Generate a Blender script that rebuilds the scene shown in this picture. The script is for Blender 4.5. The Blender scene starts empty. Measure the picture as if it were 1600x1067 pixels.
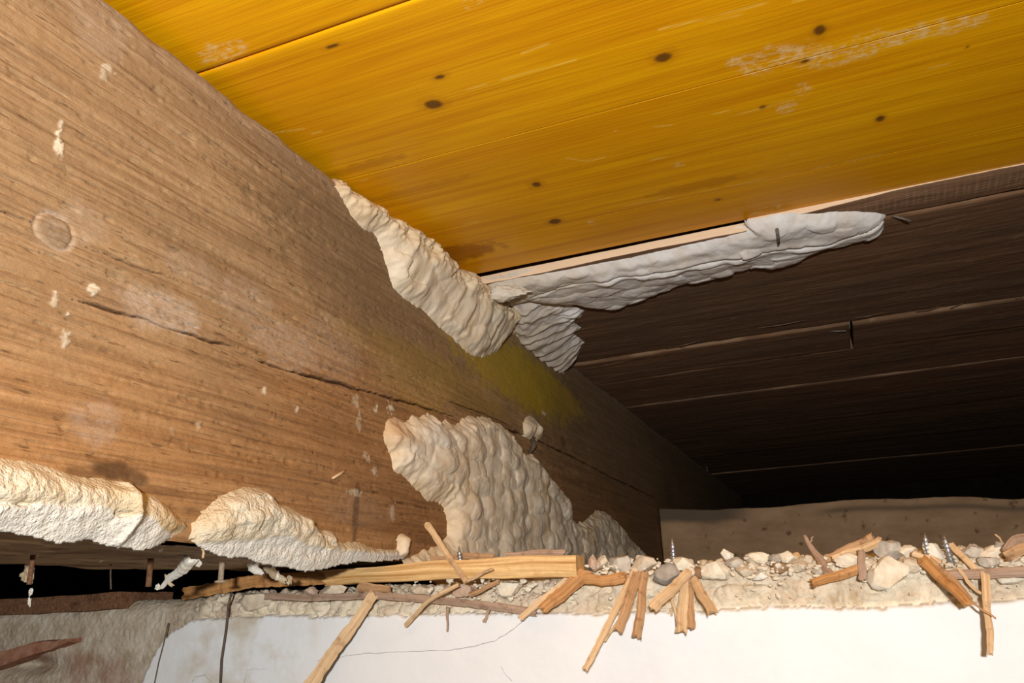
import bpy, bmesh, math, random
import numpy as np
from mathutils import Matrix, Vector

# ------------------------------------------------------------------ camera
SC = bpy.context.scene
COL = SC.collection
F_PX = 1265.3
# rows: world X, Y, Z axes written in camera axes (x right, y down, z forward)
R = np.array([[0.92274911, -0.15281284, -0.35381114],
              [0.38349951, 0.27298192, 0.8822749],
              [-0.03823889, -0.94980477, 0.31049748]])
CAM = np.array([0.28245, 0.0, -0.03359])
cd = bpy.data.cameras.new('camera'); cam = bpy.data.objects.new('camera', cd); COL.objects.link(cam)
cd.sensor_width = 36.0; cd.lens = F_PX * 36.0 / 1600.0; cd.clip_start = 0.005
right, up, back = R @ [1, 0, 0], R @ [0, -1, 0], R @ [0, 0, -1]
cam.matrix_world = Matrix([[right[i], up[i], back[i], CAM[i]] for i in range(3)] + [[0, 0, 0, 1]])
SC.camera = cam

# ------------------------------------------------------------------ light and exposure
w = bpy.data.worlds.new('world'); SC.world = w; w.use_nodes = True
bgn = w.node_tree.nodes['Background']; bgn.inputs[0].default_value = (1.0, 0.93, 0.84, 1); bgn.inputs[1].default_value = 0.10
fl = bpy.data.lights.new('camera_flash', 'AREA'); fl.shape = 'RECTANGLE'; fl.size = 0.024; fl.size_y = 0.014
fl.energy = 5.2; fl.color = (1.0, 0.99, 0.975)
flo = bpy.data.objects.new('camera_flash', fl); COL.objects.link(flo)
fp = CAM + up * 0.086 + right * -0.022 + back * 0.17
fm = cam.matrix_world.copy(); fm.translation = Vector(fp); flo.matrix_world = fm
SC.view_settings.view_transform = 'Standard'; SC.view_settings.look = 'None'
SC.view_settings.exposure = 0.0; SC.view_settings.gamma = 1.0; SC.view_settings.use_curve_mapping = False

# ------------------------------------------------------------------ numbers
ZT = 0.24        # joist top = underside of the old floorboards
ZP = 0.2482      # underside of the yellow panel lying on the boards
YW = 0.484       # face of the partition wall
def ray(px, py): return R @ np.array([px - 800.0, py - 533.5, F_PX])
def hit(px, py, ax, val):
    r = ray(px, py); return CAM + r * (val - CAM[ax]) / r[ax]
def on_joist(p): h = hit(p[0], p[1], 0, 0.0); return (h[1], h[2])
def on_board(p, z=ZT): h = hit(p[0], p[1], 2, z); return (h[0], h[1])
def on_wall(p, y=YW): h = hit(p[0], p[1], 1, y); return (h[0], h[2])
def W(p, y=YW): return Vector(hit(p[0], p[1], 1, y))

# ------------------------------------------------------------------ numpy noise
def _hash(i, j, k=0):
    n = (i.astype(np.int64) * 374761393 + j.astype(np.int64) * 668265263 + np.int64(k) * 1274126177) & 0x7fffffff
    n = ((n ^ (n >> 13)) * 1274126177) & 0x7fffffff
    n = n ^ (n >> 16)
    return (n & 0xffffff) / float(0xffffff)
def vnoise(x, y, k=0):
    i = np.floor(x); j = np.floor(y); a = x - i; b = y - j
    a = a * a * a * (a * (a * 6 - 15) + 10); b = b * b * b * (b * (b * 6 - 15) + 10)
    h = lambda di, dj: _hash(i + di, j + dj, k)
    return ((h(0, 0) * (1 - a) + h(1, 0) * a) * (1 - b) + (h(0, 1) * (1 - a) + h(1, 1) * a) * b) * 2 - 1
def fbm(x, y, k=0, o=4):
    s = 0; a = 1.0; t = 0
    for q in range(o):
        s = s + a * vnoise(x * 2 ** q + 17.3 * q, y * 2 ** q - 9.1 * q, k + q); t += a; a *= 0.5
    return s / t
def worley(x, y, k=0):
    i = np.floor(x); j = np.floor(y); f1 = np.full(x.shape, 9.0); f2 = f1.copy(); cid = np.zeros(x.shape)
    for di in (-1, 0, 1):
        for dj in (-1, 0, 1):
            cx = i + di; cy = j + dj
            px = cx + 0.1 + 0.8 * _hash(cx, cy, k + 5); py = cy + 0.1 + 0.8 * _hash(cx, cy, k + 9)
            d = np.hypot(x - px, y - py)
            nw = d < f1
            f2 = np.where(nw, f1, np.minimum(f2, d)); f1 = np.where(nw, d, f1)
            cid = np.where(nw, _hash(cx, cy, k + 13), cid)
    return f1, f2, cid
def sstep(a, b, x):
    t = np.clip((x - a) / (b - a), 0, 1); return t * t * (3 - 2 * t)
def seg_dist(P, pts, closed=False):
    """distance of points P (N,2) to a polyline"""
    pts = np.asarray(pts, float); d = np.full(len(P), 1e9); n = len(pts)
    for i in range(n if closed else n - 1):
        a = pts[i]; b = pts[(i + 1) % n]; ab = b - a; L = ab @ ab + 1e-12
        t = np.clip(((P - a) @ ab) / L, 0, 1); q = P - a - t[:, None] * ab
        d = np.minimum(d, np.hypot(q[:, 0], q[:, 1]))
    return d
def inside(P, pts):
    pts = np.asarray(pts, float); c = np.zeros(len(P), bool); n = len(pts)
    for i in range(n):
        a = pts[i]; b = pts[(i + 1) % n]
        if a[1] == b[1]: continue
        m = ((a[1] > P[:, 1]) != (b[1] > P[:, 1])) & (P[:, 0] < (b[0] - a[0]) * (P[:, 1] - a[1]) / (b[1] - a[1]) + a[0])
        c ^= m
    return c
def smooth_poly(pts, n=5):
    pts = np.asarray(pts, float); out = []; N = len(pts)
    for i in range(N):
        p0, p1, p2, p3 = pts[i - 1], pts[i], pts[(i + 1) % N], pts[(i + 2) % N]
        for q in range(n):
            t = q / n
            out.append(0.5 * ((2 * p1) + (-p0 + p2) * t + (2 * p0 - 5 * p1 + 4 * p2 - p3) * t * t + (-p0 + 3 * p1 - 3 * p2 + p3) * t ** 3))
    return np.array(out)
def sdist(P, poly):
    d = seg_dist(P, poly, True); return np.where(inside(P, poly), d, -d)
def blob(P, c, ru, rv, k=0, rough=0.25, fr=150):
    """soft ragged spot mask"""
    d = np.hypot((P[:, 0] - c[0]) / ru, (P[:, 1] - c[1]) / rv)
    d = d + rough * fbm(P[:, 0] * fr, P[:, 1] * fr, k)
    return sstep(1.1, 0.6, d)

# ------------------------------------------------------------------ scene helpers
def tag(o, label=None, cat=None, group=None, kind=None):
    if label: o['label'] = label
    if cat: o['category'] = cat
    if group: o['group'] = group
    if kind: o['kind'] = kind
    return o
def link(name, me, mat, parent=None):
    o = bpy.data.objects.new(name, me); COL.objects.link(o)
    if mat: me.materials.append(mat)
    if parent: o.parent = parent
    return o
def mesh_np(name, V, Fq, mat, parent=None, smooth=True, attrs=None):
    me = bpy.data.meshes.new(name); V = np.asarray(V, np.float32); Fq = np.asarray(Fq, np.int32)
    k = Fq.shape[1]
    me.vertices.add(len(V)); me.vertices.foreach_set('co', V.ravel())
    me.loops.add(Fq.size); me.loops.foreach_set('vertex_index', Fq.ravel())
    me.polygons.add(len(Fq)); me.polygons.foreach_set('loop_start', np.arange(0, Fq.size, k, dtype=np.int32))
    me.polygons.foreach_set('use_smooth', np.full(len(Fq), smooth))
    me.update(calc_edges=True); me.validate()
    for n, a in (attrs or {}).items():
        at = me.attributes.new(n, 'FLOAT', 'POINT'); at.data.foreach_set('value', np.asarray(a, np.float32))
    return link(name, me, mat, parent)
def mesh_py(name, V, Fc, mat, parent=None, smooth=False):
    me = bpy.data.meshes.new(name); me.from_pydata([tuple(v) for v in V], [], Fc); me.update()
    if smooth: me.polygons.foreach_set('use_smooth', [True] * len(me.polygons))
    return link(name, me, mat, parent)
def grid_faces(nu, nv, flip=False):
    i = np.arange(nu * nv).reshape(nu, nv)
    q = np.stack([i[:-1, :-1], i[1:, :-1], i[1:, 1:], i[:-1, 1:]], -1).reshape(-1, 4)
    return q[:, ::-1] if flip else q
def fix_normals(o):
    bm = bmesh.new(); bm.from_mesh(o.data); bmesh.ops.recalc_face_normals(bm, faces=bm.faces); bm.to_mesh(o.data); bm.free(); return o
def box_bm(bm, x0, x1, y0, y1, z0, z1):
    vs = [bm.verts.new((x, y, z)) for x in (x0, x1) for y in (y0, y1) for z in (z0, z1)]
    for q in ((0, 1, 3, 2), (4, 6, 7, 5), (0, 4, 5, 1), (2, 3, 7, 6), (0, 2, 6, 4), (1, 5, 7, 3)): bm.faces.new([vs[i] for i in q])
def box(name, x0, x1, y0, y1, z0, z1, mat, parent=None, bevel=0):
    bm = bmesh.new(); box_bm(bm, x0, x1, y0, y1, z0, z1)
    bmesh.ops.recalc_face_normals(bm, faces=bm.faces)
    if bevel: bmesh.ops.bevel(bm, geom=bm.edges[:], offset=bevel, segments=2, affect='EDGES')
    me = bpy.data.meshes.new(name); bm.to_mesh(me); bm.free(); return link(name, me, mat, parent)
def empty(name, loc=(0, 0, 0)):
    o = bpy.data.objects.new(name, None); COL.objects.link(o); o.location = loc; o.empty_display_size = 0.02; return o
def adopt(parent, *kids):
    """parent meshes built in world coordinates to an Empty without moving them"""
    for k in kids:
        k.parent = parent; k.matrix_parent_inverse = Matrix.Translation(parent.location).inverted()

# ------------------------------------------------------------------ material helpers
class NT:
    def __init__(s, name, rough=0.8, spec=0.3):
        s.m = bpy.data.materials.new(name); s.m.use_nodes = True; s.t = s.m.node_tree; s.n = s.t.nodes
        s.b = s.n['Principled BSDF']; s.b.inputs['Roughness'].default_value = rough; s.b.inputs['Specular IOR Level'].default_value = spec
        s.tc = s.n.new('ShaderNodeTexCoord')
    def L(s, a, b): s.t.links.new(a, b)
    def attr(s, name):
        a = s.n.new('ShaderNodeAttribute'); a.attribute_name = name; return a.outputs['Fac']
    def map(s, sc, rot=(0, 0, 0)):
        m = s.n.new('ShaderNodeMapping'); m.inputs['Scale'].default_value = sc; m.inputs['Rotation'].default_value = rot
        s.L(s.tc.outputs['Object'], m.inputs['Vector']); return m.outputs[0]
    def noise(s, vec, scale=1.0, detail=5, rough=0.6, dist=0.0):
        n = s.n.new('ShaderNodeTexNoise'); n.inputs['Scale'].default_value = scale; n.inputs['Detail'].default_value = detail
        n.inputs['Roughness'].default_value = rough; n.inputs['Distortion'].default_value = dist; s.L(vec, n.inputs['Vector']); return n.outputs['Fac']
    def ramp(s, fac, *stops):
        r = s.n.new('ShaderNodeValToRGB'); e = r.color_ramp.elements
        while len(e) < len(stops): e.new(0.5)
        for k, (p, c) in enumerate(stops):
            e[k].position = p; e[k].color = (*c, 1) if not isinstance(c, (int, float)) else (c, c, c, 1)
        s.L(fac, r.inputs[0]); return r.outputs[0]
    def mix(s, fac, a, b, mode='MIX'):
        m = s.n.new('ShaderNodeMix'); m.data_type = 'RGBA'; m.blend_type = mode
        if isinstance(fac, (int, float)): m.inputs[0].default_value = fac
        else: s.L(fac, m.inputs[0])
        for sock, v in ((m.inputs[6], a), (m.inputs[7], b)):
            if isinstance(v, tuple): sock.default_value = (*v, 1)
            else: s.L(v, sock)
        return m.outputs[2]
    def math(s, op, a, b):
        m = s.n.new('ShaderNodeMath'); m.operation = op; m.use_clamp = False
        for sock, v in ((m.inputs[0], a), (m.inputs[1], b)):
            if isinstance(v, (int, float)): sock.default_value = v
            else: s.L(v, sock)
        return m.outputs[0]
    def bump(s, h, dist=0.001, strength=0.6):
        b = s.n.new('ShaderNodeBump'); b.inputs['Strength'].default_value = strength; b.inputs['Distance'].default_value = dist
        s.L(h, b.inputs['Height']); s.L(b.outputs[0], s.b.inputs['Normal'])
    def color(s, c):
        if isinstance(c, tuple): s.b.inputs['Base Color'].default_value = (*c, 1)
        else: s.L(c, s.b.inputs['Base Color'])
        return s

def make_joist_mat():
    t = NT('old_joist_wood', 0.75, 0.25)
    g1 = t.noise(t.map((60, 5, 190)), 1, 6, 0.65, 0.3)
    g2 = t.noise(t.map((40, 14, 520)), 1, 4, 0.6, 0.2)
    big = t.noise(t.map((8, 6, 16)), 1, 5, 0.6)
    pit = t.noise(t.map((90, 60, 520)), 1, 3, 0.6)
    c = t.ramp(g1, (0.30, (0.235, 0.108, 0.037)), (0.5, (0.375, 0.190, 0.072)), (0.72, (0.480, 0.268, 0.116)))
    grey = t.ramp(g1, (0.30, (0.285, 0.172, 0.082)), (0.5, (0.395, 0.250, 0.126)), (0.72, (0.490, 0.330, 0.182)))
    c = t.mix(t.attr('grey'), c, grey)
    c = t.mix(t.ramp(g2, (0.36, 0.45), (0.5, 0.0)), c, (0.130, 0.062, 0.026))
    c = t.mix(t.ramp(big, (0.35, 0.30), (0.6, 0.0)), c, (0.165, 0.098, 0.050))
    c = t.mix(t.ramp(pit, (0.30, 0.65), (0.38, 0.0)), c, (0.070, 0.032, 0.012))
    c = t.mix(t.ramp(t.noise(t.map((260, 120, 420)), 1, 4, 0.7), (0.60, 0.0), (0.74, 0.35)), c, (0.50, 0.33, 0.19))
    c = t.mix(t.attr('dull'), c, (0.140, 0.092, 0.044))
    c = t.mix(t.math('MULTIPLY', t.attr('mold'), t.ramp(big, (0.3, 0.55), (0.65, 1.0))), c, (0.430, 0.285, 0.022))
    c = t.mix(t.attr('wet'), c, (0.085, 0.040, 0.016))
    c = t.mix(t.math('MULTIPLY', t.attr('chalk'), t.ramp(t.noise(t.map((300, 150, 300)), 1, 4, 0.7), (0.35, 0.2), (0.65, 1.0))), c, (0.52, 0.42, 0.33))
    c = t.mix(t.attr('white'), c, (0.74, 0.66, 0.50))
    c = t.mix(t.attr('crack'), c, (0.095, 0.034, 0.011))  # crack dirt and the shade of deep cracks, both put into the colour
    t.color(c); t.bump(t.math('ADD', t.math('ADD', g2, pit), t.noise(t.map((500, 350, 900)), 1, 4, 0.7)), 0.0008, 0.7)
    return t.m
def make_board_mat():
    t = NT('sooty_floorboard', 0.85, 0.15)
    g1 = t.noise(t.map((9, 230, 60)), 1, 6, 0.65, 0.3); g2 = t.noise(t.map((30, 700, 200)), 1, 3, 0.6)
    big = t.noise(t.map((7, 14, 10)), 1, 5, 0.6)
    c = t.ramp(g1, (0.30, (0.125, 0.062, 0.030)), (0.55, (0.245, 0.132, 0.068)), (0.75, (0.340, 0.195, 0.105)))
    c = t.mix(t.ramp(g2, (0.58, 0.0), (0.70, 0.6)), c, (0.30, 0.165, 0.085))
    c = t.mix(t.ramp(big, (0.35, 0.6), (0.65, 0.0)), c, (0.120, 0.082, 0.055))
    info = t.n.new('ShaderNodeObjectInfo')
    c = t.mix(t.ramp(info.outputs['Random'], (0.0, 0.0), (1.0, 0.25)), c, (0.08, 0.05, 0.03))
    c = t.mix(t.attr('pale'), c, (0.42, 0.27, 0.165))
    c = t.mix(t.attr('cut'), c, (0.82, 0.61, 0.41))
    t.color(c); t.bump(t.math('ADD', g1, g2), 0.0010, 0.8)
    return t.m
def make_yellow_mat():
    t = NT('yellow_coated_spruce', 0.38, 0.25)
    g1 = t.noise(t.map((5, 130, 130)), 1, 5, 0.6, 0.6); g2 = t.noise(t.map((8, 620, 620)), 1, 3, 0.6, 0.1)
    big = t.noise(t.map((4, 16, 10)), 1, 4, 0.6)
    c = t.ramp(g1, (0.28, (0.620, 0.250, 0.001)), (0.5, (0.790, 0.370, 0.002)), (0.72, (0.870, 0.450, 0.003)))
    c = t.mix(t.ramp(g2, (0.30, 0.55), (0.48, 0.0)), c, (0.560, 0.195, 0.001))
    c = t.mix(t.ramp(big, (0.36, 0.5), (0.62, 0.0)), c, (0.600, 0.215, 0.001))
    c = t.mix(t.math('MULTIPLY', t.attr('chalk'), t.ramp(t.noise(t.map((160, 260, 260)), 1, 5, 0.75), (0.46, 0.0), (0.62, 0.8))), c, (0.82, 0.62, 0.30))
    c = t.mix(t.attr('scratch'), c, (0.95, 0.70, 0.16))
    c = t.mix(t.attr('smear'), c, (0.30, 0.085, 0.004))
    c = t.mix(t.attr('knot'), c, (0.105, 0.038, 0.008))
    t.color(c); t.bump(t.math('ADD', g2, g1), 0.0006, 0.35)
    return t.m
def make_fungus_mat(name, base, tan, dark=(0.42, 0.26, 0.11), rough=0.7, fine=1.0):
    t = NT(name, rough, 0.3)
    n1 = t.noise(t.map((55, 55, 55)), 1, 5, 0.6); n2 = t.math('ADD', t.noise(t.map((700, 700, 700)), 1, 3, 0.6), t.math('MULTIPLY', t.noise(t.map((280, 280, 280)), 1, 3, 0.6), fine - 1.0))
    c = t.mix(t.ramp(n1, (0.42, 0.0), (0.68, 0.65)), base, tan)
    c = t.mix(t.attr('tan'), c, tan)
    c = t.mix(t.attr('dark'), c, dark)
    c = t.mix(t.attr('white'), c, (0.74, 0.71, 0.65))
    t.color(c); t.bump(n2, 0.0006 * fine, 0.5 if fine < 1.5 else 0.8)
    t.b.inputs['Subsurface Weight'].default_value = 0.0
    return t.m
def make_rubble_mat():
    t = NT('lime_rubble', 0.95, 0.1)
    n1 = t.noise(t.map((60, 60, 60)), 1, 6, 0.7); n2 = t.noise(t.map((420, 420, 420)), 1, 4, 0.7); n3 = t.noise(t.map((22, 22, 22)), 1, 4, 0.6)
    c = t.ramp(n1, (0.30, (0.52, 0.42, 0.29)), (0.5, (0.69, 0.595, 0.445)), (0.7, (0.80, 0.72, 0.58)))
    c = t.mix(t.ramp(n2, (0.30, 0.6), (0.42, 0.0)), c, (0.27, 0.19, 0.12))
    c = t.mix(t.math('MULTIPLY', t.attr('old'), 0.9), c, t.ramp(n1, (0.3, (0.34, 0.26, 0.175)), (0.5, (0.47, 0.39, 0.29)), (0.7, (0.60, 0.53, 0.43))))
    c = t.mix(t.math('MULTIPLY', t.attr('brick'), t.ramp(n3, (0.42, 0.0), (0.58, 0.85))), c, (0.26, 0.075, 0.038))
    c = t.mix(t.attr('hair'), c, (0.44, 0.31, 0.17))
    t.color(c); t.bump(t.math('ADD', n2, n1), 0.0012, 0.7)
    return t.m
def make_white_mat():
    t = NT('white_painted_plaster', 0.55, 0.3)
    n1 = t.noise(t.map((35, 35, 35)), 1, 5, 0.6); n2 = t.noise(t.map((300, 300, 300)), 1, 3, 0.6)
    c = t.ramp(n1, (0.3, (0.77, 0.77, 0.765)), (0.6, (0.81, 0.81, 0.805)))
    c = t.mix(t.math('MULTIPLY', t.attr('damp'), t.ramp(n1, (0.40, 0.0), (0.66, 0.8))), c, (0.50, 0.40, 0.26))
    c = t.mix(t.attr('raw'), c, (0.62, 0.54, 0.42))
    t.color(c); t.bump(t.math('ADD', n2, n1), 0.0005, 0.25)
    return t.m
def plain(name, c0, c1, scale=(200, 200, 200), rough=0.8, spec=0.25, metal=0.0, bump=0.0006):
    t = NT(name, rough, spec); n = t.noise(t.map(scale), 1, 5, 0.65); t.color(t.ramp(n, (0.33, c0), (0.67, c1)))
    t.b.inputs['Metallic'].default_value = metal; t.bump(n, bump, 0.6); return t.m

M_JOIST = make_joist_mat(); M_BOARD = make_board_mat(); M_YEL = make_yellow_mat(); M_RUB = make_rubble_mat(); M_WHITE = make_white_mat()
M_PALE = plain('pale_cut_spruce', (0.62, 0.37, 0.20), (0.80, 0.55, 0.34), (20, 300, 500))
M_PLANK = plain('rough_brown_plank', (0.165, 0.100, 0.055), (0.28, 0.180, 0.105), (30, 60, 60), 0.9, 0.1)
M_DARK = plain('void_dark', (0.015, 0.012, 0.010), (0.03, 0.024, 0.018), (40, 40, 40), 0.95, 0.05)  # near-black backing; puts the shade of the panel gap into the colour
M_STEEL = plain('zinc_steel', (0.42, 0.43, 0.45), (0.66, 0.67, 0.70), (500, 500, 500), 0.35, 0.5, 0.85)
M_RUST = plain('rusty_iron', (0.10, 0.045, 0.022), (0.24, 0.12, 0.062), (400, 400, 400), 0.9, 0.2)
M_GREYNAIL = plain('grey_nail', (0.09, 0.075, 0.06), (0.20, 0.17, 0.14), (400, 400, 400), 0.7, 0.3)
M_WIRE = plain('brown_wire', (0.060, 0.042, 0.030), (0.15, 0.105, 0.070), (300, 300, 300), 0.7, 0.3)
M_LATH = None

# ------------------------------------------------------------------ the joist
def build_joist():
    yy = [-0.45]
    while yy[-1] < 0.13: yy.append(yy[-1] + (0.010 if yy[-1] < 0.09 else 0.0016))
    while yy[-1] < 2.42: yy.append(yy[-1] + max(0.00085, (yy[-1] - 0.42) * 0.0075))
    yy = np.array(yy); zz = np.concatenate([np.arange(0, 0.080, 0.00095), np.arange(0.080, 0.134, 0.00042), np.arange(0.134, ZT - 0.0003, 0.00095), [ZT]])
    U, V = np.meshgrid(yy, zz, indexing='ij'); P = np.stack([U.ravel(), V.ravel()], 1); u = P[:, 0]; v = P[:, 1]
    h = 0.0016 * fbm(u * 9, v * 22, 1) + 0.00035 * fbm(u * 40, v * 420, 3, 3) + 0.0003 * fbm(u * 220, v * 500, 4, 3)
    # open grain slits
    sl = fbm(u * 70 + v * 30, v * 620, 8, 3); h -= 0.0011 * sstep(0.42, 0.62, sl) * sstep(0.9, 0.3, u)
    # worn arrises
    top = ZT - v; h -= 0.0025 * np.exp(-top / 0.003) * (0.6 + 0.8 * vnoise(u * 45, u * 0 + 3, 2) ** 2) + 0.0035 * np.exp(-v / 0.003) * (0.7 + 0.7 * vnoise(u * 60, u * 0, 7))
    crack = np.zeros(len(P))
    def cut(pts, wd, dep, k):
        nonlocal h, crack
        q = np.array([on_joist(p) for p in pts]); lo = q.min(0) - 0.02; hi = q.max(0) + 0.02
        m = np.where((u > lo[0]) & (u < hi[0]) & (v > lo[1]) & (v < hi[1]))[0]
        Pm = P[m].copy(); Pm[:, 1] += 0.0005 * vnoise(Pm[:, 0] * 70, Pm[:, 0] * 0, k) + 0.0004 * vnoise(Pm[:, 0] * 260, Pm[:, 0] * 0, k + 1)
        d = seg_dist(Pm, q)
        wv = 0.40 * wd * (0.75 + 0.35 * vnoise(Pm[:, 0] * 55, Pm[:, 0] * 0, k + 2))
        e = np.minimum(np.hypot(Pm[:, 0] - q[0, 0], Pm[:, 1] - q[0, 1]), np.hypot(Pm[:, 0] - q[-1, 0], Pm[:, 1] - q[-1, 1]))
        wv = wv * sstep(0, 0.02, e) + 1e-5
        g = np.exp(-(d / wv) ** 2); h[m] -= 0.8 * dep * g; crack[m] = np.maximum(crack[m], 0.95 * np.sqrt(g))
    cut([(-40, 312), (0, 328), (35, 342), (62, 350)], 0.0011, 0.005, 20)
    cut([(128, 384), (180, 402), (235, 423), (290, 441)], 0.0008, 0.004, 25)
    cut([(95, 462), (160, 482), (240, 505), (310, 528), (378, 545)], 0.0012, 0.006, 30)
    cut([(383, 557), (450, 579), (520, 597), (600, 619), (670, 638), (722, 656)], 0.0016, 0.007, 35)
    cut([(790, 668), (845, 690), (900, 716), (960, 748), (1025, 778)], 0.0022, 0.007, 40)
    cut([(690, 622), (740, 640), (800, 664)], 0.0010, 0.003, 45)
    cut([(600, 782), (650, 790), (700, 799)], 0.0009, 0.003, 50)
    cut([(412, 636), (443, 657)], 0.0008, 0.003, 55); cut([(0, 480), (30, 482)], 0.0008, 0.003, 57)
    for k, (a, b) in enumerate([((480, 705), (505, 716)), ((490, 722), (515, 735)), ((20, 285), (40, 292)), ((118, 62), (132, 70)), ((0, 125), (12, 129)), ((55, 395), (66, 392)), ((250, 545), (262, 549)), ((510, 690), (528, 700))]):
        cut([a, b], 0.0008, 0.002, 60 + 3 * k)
    # the knot
    kc = on_joist((86, 361)); kd = np.hypot((u - kc[0]) / 0.0085, (v - kc[1]) / 0.0075) + 0.12 * fbm(u * 120, v * 120, 70)
    ring = np.exp(-((kd - 1.0) / 0.13) ** 2); h += -0.0009 * ring + 0.0004 * (kd < 1)
    # tool chips and torn fibres
    white = np.zeros(len(P)); chalk = np.zeros(len(P)); wet = np.zeros(len(P)); mold = np.zeros(len(P)); dull = np.zeros(len(P))
    def spot(a, px, rx, ry, amt, k, rough=0.3, fr=150):
        c = np.array(on_joist(px)); du = abs(on_joist((px[0] + rx, px[1]))[0] - c[0]); dv = abs(on_joist((px[0], px[1] + ry))[1] - c[1])
        m = np.where((abs(u - c[0]) < 2.2 * du) & (abs(v - c[1]) < 2.2 * dv))[0]
        a[m] = np.maximum(a[m], amt * blob(P[m], c, du, dv, k, rough, fr))
    for k, (p, rx, ry, a) in enumerate([((92, 220), 5, 28, 1.0), ((96, 235), 4, 14, 1.0), ((168, 108), 9, 7, .6), ((162, 118), 8, 9, .5), ((145, 453), 10, 8, .75), ((82, 470), 6, 12, .5), ((100, 530), 7, 16, .6), ((85, 456), 3, 3, .8), ((104, 490), 3, 3, .9),
            ((412, 609), 4, 6, .6), ((462, 639), 3, 6, .6), ((588, 640), 3, 6, .8), ((610, 638), 4, 8, .8), ((311, 667), 4, 9, .35), ((266, 676), 4, 8, .35), ((558, 628), 5, 10, .4), ((562, 660), 4, 16, .35), ((571, 714), 7, 8, .45), ((584, 736), 4, 8, .4), ((552, 770), 10, 5, .4), ((850, 646), 3, 3, .7), ((612, 800), 5, 10, .4)]):
        spot(white, p, rx, ry, a, 100 + k, 1.1, 420)
    for k, (p, rx, ry, a) in enumerate([((250, 485), 75, 40, .75), ((380, 470), 55, 40, .35), ((450, 540), 60, 40, .5), ((150, 660), 40, 45, .35), ((130, 350), 40, 40, .3), ((300, 420), 60, 30, .3), ((150, 40), 50, 60, .3), ((520, 545), 50, 60, .25), ((86, 361), 36, 32, .35), ((560, 800), 60, 30, .15)]):
        spot(chalk, p, rx, ry, a, 140 + k, 0.35)
    chalk = np.maximum(chalk, 0.7 * np.exp(-((kd - 1.05) / 0.16) ** 2))
    chalk = np.maximum(chalk, 0.55 * np.exp(-top / 0.006))
    for k, (p, rx, ry, a) in enumerate([((175, 735), 45, 18, .85), ((205, 745), 30, 14, .7), ((130, 738), 40, 8, .5), ((555, 800), 5, 55, .7), ((240, 765), 60, 8, .4), ((880, 690), 4, 10, .5)]):
        spot(wet, p, rx, ry, a, 170 + k, 0.35)
    for k, (p, rx, ry, a) in enumerate([((815, 590), 85, 55, 1.0), ((700, 595), 110, 40, .35), ((650, 612), 60, 30, .25), ((855, 608), 60, 32, .9), ((780, 560), 50, 40, .7)]):
        spot(mold, p, rx, ry, a, 190 + k, 0.3)
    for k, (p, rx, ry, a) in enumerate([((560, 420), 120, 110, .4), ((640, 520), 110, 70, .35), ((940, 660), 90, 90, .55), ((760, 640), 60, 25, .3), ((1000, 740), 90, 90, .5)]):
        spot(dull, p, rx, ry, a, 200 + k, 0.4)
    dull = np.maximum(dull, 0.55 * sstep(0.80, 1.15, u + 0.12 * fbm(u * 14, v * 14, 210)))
    dull = np.maximum(dull, 0.45 * sstep(1.0, 0.8, kd)); h += 0.0006 * white
    grey = sstep(0.07, 0.17, v + 0.03 * fbm(u * 16, v * 30, 211) + 0.05 * sstep(0.45, 0.2, u))
    n = len(P); nu, nv = len(yy), len(zz)
    Vx = np.stack([h, u, v], 1)
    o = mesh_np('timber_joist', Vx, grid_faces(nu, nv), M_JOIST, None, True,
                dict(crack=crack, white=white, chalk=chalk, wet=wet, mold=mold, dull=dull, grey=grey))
    tag(o, 'long brown weathered timber beam with cracks and a knot, running away overhead', 'beam')
    # the underside, far side, top and ends, as a second rough sheet joined in one part
    xs = np.linspace(-0.16, -0.003, 60); ys = np.arange(-0.45, 2.42, 0.004)
    A, B = np.meshgrid(xs, ys, indexing='ij'); a = A.ravel(); b = B.ravel()
    hz = 0.0022 * fbm(a * 160, b * 26, 220) + 0.002 * fbm(a * 30, b * 12, 221) - 0.0004
    nd = len(a)
    z0 = np.zeros(nd)
    u2 = mesh_np('underside', np.stack([a, b, hz], 1), grid_faces(len(xs), len(ys), True), M_JOIST, o, True,
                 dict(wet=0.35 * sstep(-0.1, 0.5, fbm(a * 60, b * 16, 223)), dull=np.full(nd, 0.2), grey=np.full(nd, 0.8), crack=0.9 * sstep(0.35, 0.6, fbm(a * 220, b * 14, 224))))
    box('core', -0.16, -0.009, -0.45, 2.42, 0.006, ZT - 0.001, M_JOIST, o)
    return o
joist = build_joist()

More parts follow.
